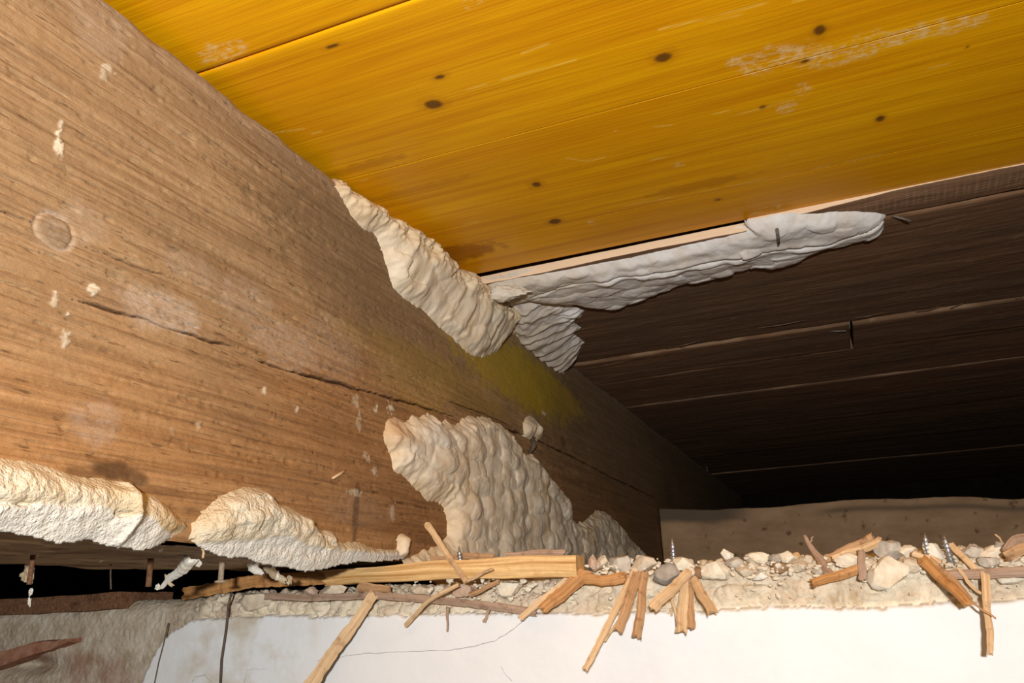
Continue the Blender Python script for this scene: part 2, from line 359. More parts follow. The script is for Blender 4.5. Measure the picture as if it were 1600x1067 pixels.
# ------------------------------------------------------------------ old floorboards (the floor above, seen from below)
ceiling = empty('ceiling', (0.3, 1.4, ZT)); ceiling['kind'] = 'structure'
def floorboard(y0, y1, x0, x1, dz, k, cut=False, thick=0.023, splint=0.0, step=0.0032, skew=0.0, lift=0.0):
    xs = np.arange(x0, x1 + 1e-6, step); n = max(6, int((y1 - y0) / 0.0022)); ts = np.linspace(0, 1, n)
    A, T = np.meshgrid(xs, ts, indexing='ij'); a = A.ravel(); t = T.ravel()
    e0 = y0 + 0.0004 + (0.0007 if not cut else 0.0002) * vnoise(a * 60, a * 0, k) + skew * (a - x0) / (x1 - x0)
    e1 = y1 - 0.0010 - 0.0010 * vnoise(a * 40, a * 0, k + 1) - splint * np.clip(fbm(a * 50, a * 0, k + 6), 0, 1)
    b = e0 + (e1 - e0) * t
    edge = np.minimum(b - e0, e1 - b)
    z = ZT + dz + 0.0012 * fbm(a * 6, b * 40, k + 2) + 0.0004 * fbm(a * 60, b * 500, k + 3, 3) + (0 if cut else 0.0016 * np.exp(-edge / 0.0016)) + lift * sstep(0.24, 0.37, a) * np.exp(-(b - e0) / 0.012)
    pale = np.maximum(0.75 * np.exp(-(e1 - b) / 0.0020) * sstep(-0.1, 0.5, fbm(a * 25, a * 0, k + 4)), 0.5 * sstep(0.62, 0.75, fbm(a * 90, b * 260, k + 5)))
    if not cut: pale = np.maximum(pale, 0.5 * np.exp(-(b - e0) / 0.0016) * sstep(-0.1, 0.55, fbm(a * 22, a * 0, k + 7)))
    if cut:
        m = np.sin(a * 1500.0) * sstep(0.26, 0.34, a); pale = np.maximum(pale, 0.35 * np.clip(m, 0, 1) * np.exp(-((t - 0.45) / 0.30) ** 2))
    nu, nv = len(xs), n; N = nu * nv
    V = [np.stack([a, b, z], 1)]; F = [grid_faces(nu, nv, True)]
    # the four edge faces and top
    i = np.arange(N).reshape(nu, nv)
    def skirt(idx):
        base = sum(len(q) for q in V)
        P = V[0][idx].copy(); P[:, 2] = ZT + thick; V.append(P)
        j = np.arange(len(idx)); q = np.stack([idx[:-1], idx[1:], base + j[1:], base + j[:-1]], 1); F.append(q)
        return np.concatenate([np.zeros(len(idx))])
    cutv = [np.zeros(N)]
    s = skirt(i[:, 0]); cutv.append(np.ones(nu) if cut else s)
    cutv.append(skirt(i[:, -1][::-1])); cutv.append(skirt(i[0, :][::-1])); cutv.append(skirt(i[-1, :]))
    if cut:   # fresh saw cut: give the edge its own vertices so that the pale colour stops at the arris
        base = sum(len(q) for q in V); P = V[0][i[:, 0]].copy(); P[:, 1] -= 0.0002; V.append(P); Q = P.copy(); Q[:, 2] = ZT + thick; V.append(Q)
        j = np.arange(nu); F.append(np.stack([base + j[:-1], base + j[1:], base + nu + j[1:], base + nu + j[:-1]], 1)); cutv += [np.ones(nu), np.ones(nu)]; cutv[1] = np.zeros(nu)
    V = np.concatenate(V); pv = np.zeros(len(V)); pv[:N] = pale
    o = mesh_np('floorboard', V, np.concatenate(F), M_BOARD, None, True, dict(pale=pv, cut=np.concatenate(cutv)))
    o.data.polygons.foreach_set('use_smooth', [i < (nu - 1) * (nv - 1) for i in range(len(o.data.polygons))])
    adopt(ceiling, o); return o
XL, XR = -0.85, 1.0
floorboard(0.6125, 0.637, 0.001, 0.2425, 0.0, 301, True, 0.0074, step=0.0016, skew=-0.0030)
floorboard(0.6050, 0.637, 0.2432, XR, 0.0018, 311, True, 0.0081, step=0.0016, lift=0.0055)
for k, (y0, y1, dz, sp) in enumerate([(0.637, 0.895, 0.0, .003), (0.895, 0.995, -0.0022, .0), (0.995, 1.145, -0.001, 0), (1.145, 1.40, -0.0026, 0), (1.40, 1.665, -0.001, 0), (1.665, 1.93, 0.002, 0), (1.93, 2.20, 0, 0), (2.20, 2.46, 0.001, 0)]):
    if k == 1:
        floorboard(y0, y1, XL, 0.3135, dz, 400, splint=sp); floorboard(y0, y1, 0.3148, XR, dz - 0.001, 407, splint=sp)
    else:
        floorboard(y0, y1, XL, XR, dz, 420 + 9 * k, splint=sp, step=0.0032 if y0 < 1 else 0.008)
for k, (y0, y1) in enumerate([(-0.45, -0.19), (-0.19, 0.07), (0.07, 0.335), (0.335, 0.60), (0.60, 0.637)]):
    floorboard(y0, y1, XL, -0.060, 0.001, 520 + 9 * k, step=0.008)

# ------------------------------------------------------------------ yellow formwork panel of glued strips
panel = empty('formwork_panel', (0.4, 0.1, ZP))
tag(panel, 'glossy orange-yellow coated wooden panel of glued strips, lying overhead beside the beam', 'panel')
KNOTS = [((687, 120), 9, 4), ((677, 163), 15, 9), ((1036, 90), 16, 9), ((1281, 47), 11, 10), ((1376, 185), 8, 5), ((1192, 167), 6, 3), ((868, 346), 11, 5), ((838, 288), 9, 5), ((1258, 96), 9, 3), ((520, 72), 14, 3), ((1122, 312), 5, 2), ((1511, 74), 3, 2)]
CHALK = [((350, 82), 42, 20), ((340, 95), 30, 14), ((1150, 97), 22, 9), ((1230, 85), 60, 14), ((1330, 78), 90, 20), ((1200, 95), 50, 20), ((1420, 55), 70, 14), ((1255, 140), 14, 14), ((1230, 170), 16, 9), ((740, 4), 24, 8), ((1200, 330), 30, 7), ((1062, 257), 10, 6), ((923, 347), 8, 6), ((1490, 40), 60, 12)]
SCR = [((1030, 46), (1120, 25), (1205, 2)), ((700, 148), (800, 120), (900, 93)), ((815, 83), (862, 66)), ((1060, 188), (1082, 184)), ((1115, 178), (1165, 168)), ((430, 207), (475, 201)), ((486, 209), (503, 205)), ((545, 288), (575, 280)), ((725, 350), (756, 344)), ((1005, 252), (1055, 243)), ((885, 247), (915, 252), (945, 246)), ((1235, 242), (1250, 239)), ((1440, 110), (1505, 94)), ((1056, 260), (1070, 258)),
       ((960, 325), (1060, 306), (1170, 285), (1300, 258), (1420, 232)), ((1150, 180), (1240, 156)), ((960, 205), (1100, 190)), ((1080, 42), (1200, 12), (1290, -10))]
def lamella(y0, y1, x0, x1, k, fine):
    st = 0.0011 if fine else 0.008
    xs = np.concatenate([np.arange(x0, -0.01, 0.01), np.arange(-0.01, 0.50 if fine else x1, st), np.arange(0.50 if fine else x1, x1 + 1e-6, 0.01)])
    g = 0.0001 if k not in (704, 705) else 0.0005; ys = np.concatenate([[y0 + g, y0 + g + 0.0005], np.arange(y0 + g + 0.0012, y1 - g - 0.001, st), [y1 - g - 0.0005, y1 - g]])
    A, B = np.meshgrid(xs, ys, indexing='ij'); a = A.ravel(); b = B.ravel(); P = np.stack([a, b], 1)
    edge = np.minimum(b - y0, y1 - b)
    z = ZP + 0.00025 * fbm(a * 8, b * 30, k) + (0.0006 * np.exp(-np.clip((y1 - b if k == 704 else b - y0 if k == 705 else edge + 1) - g, 0, 1) / 0.0006))
    knot = np.zeros(len(a)); chalk = knot.copy(); scr = knot.copy(); smear = knot.copy()
    if fine:
        for q, (p, rx, ry) in enumerate(KNOTS):
            c = on_board(p, ZP); du = abs(on_board((p[0] + rx, p[1] - rx * .2), ZP)[0] - c[0]); dv = abs(on_board((p[0], p[1] + ry), ZP)[1] - c[1]) * 1.0
            knot = np.maximum(knot, (0.9 if rx > 6 else 0.7) * blob(P, c, du, dv, 600 + q, 0.25)); smear = np.maximum(smear, 0.22 * blob(P, c, du * 2.0, dv * 1.8, 620 + q, 0.3))
        for q, (p, rx, ry) in enumerate(CHALK):
            c = on_board(p, ZP); du = abs(on_board((p[0] + rx, p[1] - rx * .2), ZP)[0] - c[0]); dv = abs(on_board((p[0], p[1] + ry), ZP)[1] - c[1])
            chalk = np.maximum(chalk, 0.85 * blob(P, c, du, dv, 640 + q, 0.5))
        for q, pts in enumerate(SCR):
            L = np.array([on_board(p, ZP) for p in pts]); d = seg_dist(P, L)
            scr = np.maximum(scr, 0.5 * np.exp(-(d / 0.00055) ** 2) * sstep(-0.35, 0.25, vnoise(a * 90, b * 0, 660 + q)))
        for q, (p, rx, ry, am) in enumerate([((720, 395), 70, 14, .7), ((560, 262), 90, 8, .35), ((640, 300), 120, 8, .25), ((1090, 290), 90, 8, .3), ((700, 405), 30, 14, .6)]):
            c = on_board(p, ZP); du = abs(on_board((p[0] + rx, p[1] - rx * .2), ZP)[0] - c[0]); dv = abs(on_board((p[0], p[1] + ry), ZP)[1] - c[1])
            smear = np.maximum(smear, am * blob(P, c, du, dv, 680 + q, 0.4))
    n = len(a); nu, nv = len(xs), len(ys); i = np.arange(n).reshape(nu, nv)
    V = [np.stack([a, b, z], 1)]; F = [grid_faces(nu, nv, True)]
    for idx in (i[:, 0], i[:, -1][::-1], i[0, :][::-1], i[-1, :]):
        base = sum(len(q) for q in V); Q = V[0][idx].copy(); Q[:, 2] = ZP + 0.027; V.append(Q); j = np.arange(len(idx))
        F.append(np.stack([idx[:-1], idx[1:], base + j[1:], base + j[:-1]], 1))
    V = np.concatenate(V); pad = lambda q: np.concatenate([q, np.zeros(len(V) - n)])
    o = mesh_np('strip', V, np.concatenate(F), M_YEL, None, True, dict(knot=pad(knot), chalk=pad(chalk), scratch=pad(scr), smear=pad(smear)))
    adopt(panel, o)
yl = [-0.40, -0.24, -0.105, 0.03, 0.150, 0.2837, 0.4155, 0.548, 0.6068]
for k in range(len(yl) - 1): lamella(yl[k] + (0.0008 if k == 5 else 0), yl[k + 1], -0.045, 1.0, 700 + k, yl[k + 1] > 0.10)
o = box('dark_cover', -0.045, 1.0, -0.40, 0.66, ZP + 0.0272, ZP + 0.030, M_DARK); adopt(panel, o)  # added cover, coloured near-black so the gap at the panel edge reads shaded

# ------------------------------------------------------------------ growths
M_F_CREAM = make_fungus_mat('cream_growth', (0.70, 0.625, 0.485), (0.58, 0.43, 0.23), (0.46, 0.25, 0.07), fine=2.6)
M_F_WARTY = make_fungus_mat('warty_growth', (0.80, 0.715, 0.565), (0.70, 0.53, 0.32), (0.50, 0.28, 0.12), 0.5)
M_F_SKIN = make_fungus_mat('grey_skin_growth', (0.76, 0.75, 0.73), (0.62, 0.54, 0.43), (0.34, 0.22, 0.13), 0.55)
def growth(name, px, plane, ds, hf, mat, k, edge=0.002, parent=None, sink=0.006, clip=None):
    f = on_joist if plane == 'joist' else on_board if plane == 'board' else on_wall
    poly = smooth_poly([f(p) for p in px], 4)
    if clip: poly[:, 1] = np.clip(poly[:, 1], clip[0], clip[1])
    lo = poly.min(0) - 0.004; hi = poly.max(0) + 0.004
    us = np.arange(lo[0], hi[0], ds); vs = np.arange(lo[1], hi[1], ds)
    U, V = np.meshgrid(us, vs, indexing='ij'); P = np.stack([U.ravel(), V.ravel()], 1)
    sd = sdist(P, poly) + edge * fbm(P[:, 0] * 140, P[:, 1] * 140, k, 3)
    h, at = hf(P[:, 0], P[:, 1], sd, P)
    h = np.where(sd > 0, h, np.maximum(-sink, sd * 1.6))
    Fq = grid_faces(len(us), len(vs), plane != 'joist'); keep = (sd[Fq] > -2.2 * ds).any(1); Fq = Fq[keep]
    used = np.unique(Fq); mp = np.full(len(P), -1); mp[used] = np.arange(len(used)); Fq = mp[Fq]
    u, v, h = P[used, 0], P[used, 1], h[used]
    if plane == 'joist':
        tuck = (sd[used] <= 0) & (v < 0.001); Vx = np.stack([np.where(tuck, -0.005, h), u, np.where(tuck, 0.0025, v)], 1)
    elif plane == 'board': Vx = np.stack([u, v, ZT - h], 1); Fq = Fq
    else: Vx = np.stack([u, YW - h, v], 1); Fq = Fq[:, ::-1]
    return mesh_np(name, Vx, Fq, mat, parent, True, {q: np.broadcast_to(a, (len(P),))[used] for q, a in at.items()})

def prof(sd, T, w): return T * (1 - np.exp(-np.clip(sd, 0, 1) / w))
def h_warty(u, v, sd, P):
    uu = u + 0.004 * fbm(u * 60, v * 60, 5); vv = v + 0.003 * fbm(u * 60, v * 60, 6)
    f1, f2, cid = worley(uu / 0.0320, vv / 0.0165, 11); g1, g2, gid = worley(uu / 0.0170, vv / 0.0090, 12)
    base = prof(sd, 0.0085 + 0.003 * fbm(u * 18, v * 18, 7), 0.010)
    amp = sstep(0, 0.012, sd)
    dome = lambda f, r: np.clip(1 - (f / r) ** 2, 0, 1) ** 1.3
    lump = (0.35 + 0.65 * cid) * dome(f1, 0.95) * 0.0052 + dome(g1, 0.95) * (0.3 + 0.7 * gid) * 0.0019
    drip = 0.0012 * vnoise(u * 60, v * 40, 15)
    h = base + amp * (lump + drip) + 0.00012 * fbm(u * 400, v * 400, 17, 2)
    tan = np.clip(0.75 * np.exp(-sd / 0.007) + 0.7 * sstep(0.15, 0.6, fbm(u * 28, v * 28, 19)), 0, 1)
    c0 = on_joist((612, 672)); kn = np.exp(-(np.hypot((u - c0[0]) / 0.013, (v - c0[1]) / 0.012)) ** 2); h = h + 0.0 * kn
    c1 = on_joist((672, 683)); wh = np.exp(-(np.hypot((u - c1[0]) / 0.018, (v - c1[1]) / 0.014)) ** 2)
    return h, dict(tan=tan, dark=0.75 * kn, white=np.clip(0.6 * wh, 0, 1))
big = growth('fungus_growth', [(600, 680), (606, 657), (622, 655), (632, 664), (645, 652), (668, 647), (690, 657), (712, 660), (726, 651), (752, 650), (775, 660), (792, 672), (806, 692), (818, 710), (832, 712), (845, 730), (862, 752), (878, 770), (888, 800), (897, 815), (918, 810), (935, 798), (948, 803), (962, 815), (980, 838), (1002, 866), (985, 905), (800, 935), (660, 905), (640, 880), (665, 862), (690, 852), (699, 835), (695, 790), (672, 783), (645, 765), (632, 748), (617, 738), (610, 712), (604, 700)], 'joist', 0.00095, h_warty, M_F_WARTY, 800, 0.003)
tag(big, 'large warty cream-grey growth with drip-like lumps low on the beam behind the lath', 'fungus')

def h_left(u, v, sd, P):
    L = np.array([on_joist(p) for p in [(-60, 785), (0, 788), (60, 791), (125, 790), (170, 806), (215, 808), (245, 830), (290, 838)]]); lz = np.interp(u, L[:, 0], L[:, 1])
    low = sstep(0.001, -0.001, v - lz + 0.001 * fbm(u * 150, u * 0, 31))
    f1, f2, cid = worley(u / 0.010, v / 0.009, 32)
    h = prof(sd, 0.0100, 0.008) * (0.30 + 0.70 * sstep(-0.004, 0.020, v)) + sstep(0, .006, sd) * ((0.0020 * fbm(u * 120, v * 120, 33, 3) + 0.0010 * (1 - f1 ** 2) + 0.0009 * (1 - worley(u / 0.0045, v / 0.0040, 39)[0] ** 2)) * (1 - 0.5 * low) + 0.0003 * fbm(u * 420, v * 420, 34, 2) + 0.0008 * low * fbm(u * 60, v * 160, 38, 2))
    d = np.abs(v - lz); h = h + 0.0012 * low * sstep(0, .004, sd) - 0.0030 * np.exp(-(d / 0.0008) ** 2) * sstep(-0.3, 0.3, vnoise(u * 120, u * 0, 35))
    h = np.where(v < 0.006, h * (0.72 + 0.28 * sstep(-0.004, 0.006, v)), h)
    a = np.array(on_joist((185, 790))); r = np.hypot((u - a[0]) / 0.006, (v - a[1]) / 0.014); h += 0.003 * np.exp(-r ** 2) * 1.0
    d2 = seg_dist(P, np.array([on_joist(p) for p in [(188, 752), (186, 790), (190, 812), (178, 848)]])); h += 0.0025 * np.exp(-(d2 / 0.0018) ** 2)
    c = np.array(on_joist((255, 818))); st = np.exp(-np.hypot((u - c[0]) / 0.022, (v - c[1]) / 0.010) ** 2) * (0.5 + 0.9 * fbm(u * 130, v * 130, 36))
    c2 = np.array(on_joist((150, 785))); st2 = np.exp(-np.hypot((u - c2[0]) / 0.022, (v - c2[1]) / 0.008) ** 2) * (0.35 + 0.9 * fbm(u * 110, v * 110, 37))
    tan = np.clip(0.35 * np.exp(-sd / 0.006) + 1.2 * st + st2, 0, 1) * (1 - 0.6 * low)
    return h, dict(tan=tan, dark=np.clip(0.7 * st, 0, .6), white=0.7 * low)
gl = growth('fungus_growth', [(-120, 712), (-40, 713), (0, 716), (40, 720), (80, 731), (112, 742), (145, 746), (185, 752), (212, 765), (245, 778), (270, 797), (291, 820), (283, 832), (250, 851), (225, 862), (200, 858), (172, 856), (140, 846), (95, 849), (60, 842), (0, 833), (-60, 826), (-120, 818)], 'joist', 0.00075, h_left, M_F_CREAM, 830, 0.0007)
tag(gl, 'thick cream-white growth with orange stain along the lower edge of the beam, leftmost one', 'fungus')

def h_mid(u, v, sd, P):
    f1, f2, cid = worley(u / 0.009, v / 0.008, 42)
    L = np.array([on_joist(p) for p in [(300, 850), (380, 845), (430, 838), (470, 855), (530, 862), (640, 864)]]); lz = np.interp(u, L[:, 0], L[:, 1])
    low = sstep(0.001, -0.001, v - lz)
    T = np.interp(u, [on_joist((300, 820))[0], on_joist((380, 820))[0], on_joist((500, 850))[0], on_joist((640, 860))[0]], [0.014, 0.017, 0.013, 0.006])
    h = prof(sd, 1, 0.008) * T * 0.70 * (0.30 + 0.70 * sstep(-0.004, 0.016, v)) + sstep(0, .006, sd) * ((0.0026 * (1 - f1 ** 2) * (0.4 + cid) + 0.0012 * fbm(u * 140, v * 140, 43, 3) + 0.0010 * (1 - worley(u / 0.0042, v / 0.0040, 47)[0] ** 2)) * (1 - 0.5 * low) + 0.0003 * fbm(u * 450, v * 450, 44, 2))
    tan = np.clip(0.6 * np.exp(-sd / 0.005) + 0.55 * sstep(0.1, 0.5, fbm(u * 50, v * 50, 45)), 0, 1) * (1 - low)
    return h, dict(tan=tan, dark=np.clip(0.4 * sstep(0.35, 0.6, fbm(u * 70, v * 70, 46)), 0, 1) * (1 - low), white=0.75 * low)
gm = growth('fungus_growth', [(300, 835), (302, 815), (318, 795), (340, 776), (365, 765), (390, 760), (412, 766), (432, 785), (455, 793), (480, 808), (500, 828), (518, 830), (526, 845), (560, 848), (585, 857), (620, 860), (632, 863), (630, 874), (590, 878), (550, 880), (520, 886), (495, 892), (470, 893), (445, 888), (410, 882), (385, 874), (355, 872), (330, 864), (308, 852)], 'joist', 0.00075, h_mid, M_F_CREAM, 850, 0.0007)
tag(gm, 'cream growth tapering to the right along the beam underside, above the hanging wire', 'fungus')

def h_upper(u, v, sd, P):
    up_ = ZT - v
    f1, f2, cid = worley(u / 0.034 - v / 0.06, v / 0.020, 52); g1, g2, gid = worley(u / 0.017, v / 0.010, 53)
    T = 0.007 + 0.011 * sstep(0.06, 0.0, up_)
    T = T * np.interp(u, [on_joist((530, 290))[0], on_joist((600, 370))[0], on_joist((680, 420))[0]], [0.35, 0.8, 1.0])
    run = 0.0030 * vnoise(u * 75 - v * 25, v * 14 + u * 5, 54) + 0.0015 * vnoise(u * 160 - v * 50, v * 25, 55)
    h = prof(sd, 1, 0.009) * T + sstep(0, .008, sd) * (0.0042 * np.clip(1 - (f1 / .95) ** 2, 0, 1) ** 1.3 * (0.4 + cid) + 0.0010 * (1 - g1 ** 2) + 0.7 * run) + 0.0001 * fbm(u * 400, v * 400, 56, 3)
    torn = sstep(0.028, 0.006, up_); h += torn * (0.0045 * fbm(u * 110, v * 110, 57) + 0.0020 * fbm(u * 350, v * 350, 58)) + sstep(0, .008, sd) * 0.0012 * vnoise(u * 130 - v * 60, v * 45, 551)
    tan = np.clip(0.25 + 0.6 * torn + 0.6 * sstep(0.1, 0.6, fbm(u * 22, v * 22, 59)), 0, 1)
    return h, dict(tan=tan, dark=np.clip(0.45 * torn * sstep(0.0, 0.6, fbm(u * 80, v * 80, 60)), 0, 1), white=0.0 * u)
gu = growth('fungus_growth', [(526, 296), (532, 285), (565, 306), (580, 320), (610, 340), (650, 366), (690, 392), (702, 415), (735, 425), (760, 445), (785, 478), (800, 500), (788, 528), (775, 548), (750, 558), (728, 550), (712, 532), (690, 512), (668, 488), (648, 474), (625, 458), (612, 440), (606, 418), (596, 388), (585, 364), (562, 352), (548, 330)], 'joist', 0.0009, h_upper, M_F_WARTY, 870, 0.002, clip=(0, ZP - 0.003))
tag(gu, 'drooping cream growth wedged between the top of the beam and the yellow panel', 'fungus')

def h_skin(u, v, sd, P):
    L = np.array([on_board(p) for p in [(835, 452), (870, 440), (930, 428), (1010, 414), (1100, 398), (1160, 388), (1210, 378), (1300, 368), (1385, 342)]])
    d = seg_dist(P + np.stack([0 * u, 0.0012 * vnoise(u * 120, u * 0, 61)], 1), L)
    up_ = sstep(0.0, 0.01, v - np.interp(u, L[:, 0], L[:, 1]))
    f1, f2, cid = worley(u / 0.018, v / 0.014, 62)
    h = prof(sd, 0.0065, 0.006) + sstep(0, .006, sd) * (0.0022 * (1 - f1 ** 2) * (0.3 + cid) + 0.0016 * fbm(u * 45, v * 60, 63, 2) + 0.0003 * fbm(u * 230, v * 230, 64, 2) + 0.003 * np.exp(-((d - 0.005) / 0.004) ** 2) * (0.4 + 0.6 * vnoise(u * 60, u * 0, 65)))
    h = h - 0.0055 * np.exp(-(d / 0.0011) ** 2)
    tan = np.clip(0.9 * sstep(0.13, 0.02, u + 0.03 * fbm(u * 40, v * 40, 66)) + 0.25 * sstep(0.2, 0.6, fbm(u * 20, v * 30, 67)), 0, 1)
    dk = np.clip(0.45 * sstep(0.07, 0.0, u) * sstep(-0.2, 0.4, fbm(u * 30, v * 90, 68)), 0, 1)
    return h, dict(tan=tan, dark=dk, white=np.clip(0.35 * sstep(0.1, 0.5, fbm(u * 35, v * 45, 69)) * sstep(0.02, 0.12, u), 0, 1))
gs = growth('fungus_growth', [(752, 449), (778, 440), (800, 435), (860, 425), (960, 408), (1060, 387), (1164, 363), (1170, 354), (1215, 345), (1282, 340), (1336, 336), (1377, 338), (1382, 350), (1377, 361), (1327, 379), (1282, 388), (1251, 401), (1206, 415), (1179, 413), (1125, 428), (1057, 446), (1000, 466), (954, 478), (900, 473), (870, 468), (830, 466), (800, 474), (775, 465)], 'board', 0.00095, h_skin, M_F_SKIN, 880, 0.0012)
tag(gs, 'long grey-white skin-like growth with a split, spread along the dark floorboard seam', 'fungus')

def h_fan(u, v, sd, P):
    r = 0.020 * sstep(0.05, -0.005, u)
    ph = v * 330 + 9 * fbm(u * 22, v * 18, 71) - u * 60
    h = prof(sd, 0.0055, 0.006) + r * prof(sd, 1, 0.01) + sstep(0, .005, sd) * (0.0016 * np.sin(ph) + 0.0012 * np.sin(v * 900 + 14 * fbm(u * 20, v * 30, 72)) * sstep(0.03, 0.07, u) + 0.0012 * fbm(u * 60, v * 160, 73))
    tan = np.clip(sstep(0.062, 0.026, u + 0.015 * fbm(u * 40, v * 40, 74)) * (0.65 + 0.35 * np.sin(ph)), 0, 1)
    return h, dict(tan=tan, dark=np.clip(0.9 * tan * (0.5 - 0.6 * np.sin(ph)), 0, 1), white=0.25 * sstep(0.05, 0.08, u))
fan = growth('fungus_growth', [(800, 474), (830, 467), (870, 474), (905, 481), (911, 490), (897, 503), (906, 512), (896, 522), (910, 531), (906, 546), (892, 562), (872, 575), (845, 560), (820, 545), (795, 510)], 'board', 0.0009, h_fan, M_F_SKIN, 890, 0.003)
tag(fan, 'fan-shaped banded growth in the corner where beam meets dark floorboards', 'fungus')
def h_foot(u, v, sd, P):
    h = prof(sd, 0.010, 0.006) + sstep(0, .005, sd) * (0.0018 * vnoise(u * 110, v * 30, 75) + 0.001 * fbm(u * 200, v * 200, 76))
    return h, dict(tan=0.7 + 0.3 * vnoise(u * 60, v * 60, 77), dark=0.15 + 0.15 * vnoise(u * 70, v * 70, 78), white=0 * u)
growth('creeping_edge', [(786, 492), (806, 488), (832, 508), (862, 534), (900, 566), (888, 570), (868, 556), (846, 548), (826, 540), (806, 524), (790, 516)], 'joist', 0.0009, h_foot, M_F_WARTY, 895, 0.002, fan, clip=(0, 0.2395))
def h_blob(T):
    def f(u, v, sd, P):
        h = prof(sd, T, 0.006) + sstep(0, .004, sd) * (0.003 * vnoise(u * 120, v * 90, 81) + 0.0012 * fbm(u * 220, v * 220, 82))
        return h, dict(tan=0.45 + 0.4 * vnoise(u * 70, v * 70, 83), dark=0.1 + 0 * u, white=0 * u)
    return f
gb = growth('fungus_growth', [(818, 662), (824, 651), (833, 652), (842, 664), (848, 678), (842, 687), (834, 682), (828, 686), (820, 680)], 'joist', 0.0009, h_blob(0.008), M_F_WARTY, 897, 0.001)
tag(gb, 'small lone cream lump on the beam above the large warty growth', 'fungus')
gk = growth('fungus_growth', [(621, 838), (630, 834), (637, 842), (634, 858), (636, 870), (620, 872), (622, 856)], 'joist', 0.0008, h_blob(0.004), M_F_WARTY, 899, 0.001)
tag(gk, 'small upright tan tuft on the beam just above the left part of the lath', 'fungus')

# ------------------------------------------------------------------ the partition wall: rubble core and white plaster skin
def wall_profile_z(x):
    return np.interp(x, [-0.6, -0.19, -0.12, 0.05, 0.12, 0.2, 0.36, 0.6], [-0.019, -0.019, -0.021, -0.023, -0.020, -0.0175, -0.018, -0.018])
def build_wall():
    xs = np.concatenate([np.arange(-0.9, -0.42, 0.01), np.arange(-0.42, 0.42, 0.0010), np.arange(0.42, 1.0, 0.01)])
    # profile: s<0 down the face, s>0 over the top
    s = np.concatenate([np.linspace(-0.60, -0.075, 40)[:-1], np.arange(-0.075, 0.050, 0.0010), np.linspace(0.05, 0.125, 16)[1:]])
    X, S = np.meshgrid(xs, s, indexing='ij'); x = X.ravel(); q = S.ravel()
    zt = wall_profile_z(x); leftm = sstep(-0.15, -0.19, x)
    rr = 0.010
    y = YW + 0.004 + np.where(q < 0, 0, np.minimum(q, 10)); z = zt + np.where(q < 0, q, 0)
    # rounded, sloping broken shoulder
    a = np.clip((q + 0.012) / 0.024, 0, 1) * math.pi / 2
    sh = (q > -0.012) & (q < 0.012)
    y = np.where(sh, YW + 0.004 + 0.012 * (1 - np.cos(a)), y); z = np.where(sh, zt - 0.012 + 0.012 * np.sin(a), z)
    ny = np.where(q < -0.012, -1, np.where(q > 0.012, 0, -np.cos(a))); nz = np.where(q < -0.012, 0, np.where(q > 0.012, 1, np.sin(a)))
    f1, f2, c1 = worley(x / 0.012 + 0.3 * fbm(x * 90, q * 90, 91), q / 0.010 + 0.3 * fbm(x * 90, q * 90, 92), 93); g1, g2, c2 = worley(x / 0.0050, q / 0.0045, 94)
    lum = np.sqrt(np.clip(1 - (f1 / .85) ** 2, 0, 1)) * (0.2 + 0.8 * c1) * 0.0042 + np.sqrt(np.clip(1 - (g1 / .85) ** 2, 0, 1)) * (c2 ** 2) * 0.0030
    k1, k2, _k = worley(x / 0.017 + 0.5 * fbm(x * 60, q * 60, 901), q / 0.012 + 0.5 * fbm(x * 60, q * 60, 902), 903)
    lum = lum - 0.0022 * sstep(0.10, 0.02, k2 - k1) * (1 - leftm)
    d = lum * (1 - 0.93 * leftm) + 0.0022 * (1 - 0.7 * leftm) * fbm(x * 90, q * 90, 95) + 0.0008 * fbm(x * 420, q * 420, 96, 3)
    # hollow under the brick shard
    hc = np.array(on_wall((30, 1040))); d -= 0.014 * np.exp(-(np.hypot((x - hc[0]) / 0.030, (z - hc[1]) / 0.006)) ** 2)
    under = ((z < -0.0385) & (x > -0.165)); d = np.where(under, np.minimum(d, 0.002), d)
    y = y + ny * d; z = z + nz * d
    hair = np.zeros(len(x))
    hx = np.array(on_wall((1310, 935))); hair = 0.8 * np.exp(-np.hypot((x - hx[0]) / 0.022, (z - hx[1]) / 0.006) ** 2) * sstep(-0.1, 0.5, fbm(x * 300, z * 100, 98))
    brick = leftm * 0.55 * sstep(-0.048, -0.060, z) * sstep(-0.18, -0.26, x) + 0.25 * (1 - leftm) * sstep(-0.3, .3, fbm(x * 20, z * 20, 99))
    o = mesh_np('wall_front', np.stack([x, y, z], 1), grid_faces(len(xs), len(s), False), M_RUB, None, True, dict(old=np.clip(leftm + 0.25 * sstep(-0.09, -0.16, x), 0, 1), brick=brick, hair=hair))
    o['kind'] = 'structure'; o['label'] = 'rubble wall with broken top edge under white plaster'
    return o
wall = build_wall()
SKIN = [(222, 1080), (232, 1052), (243, 1028), (258, 1002), (275, 984), (300, 970), (335, 965), (380, 963), (440, 962), (520, 961), (600, 960), (660, 959), (720, 958), (780, 956), (840, 957), (900, 956), (960, 957), (1020, 955), (1080, 954), (1130, 952), (1180, 948), (1240, 946), (1300, 949), (1360, 949), (1420, 945), (1480, 942), (1540, 938), (1600, 934), (1700, 929)]
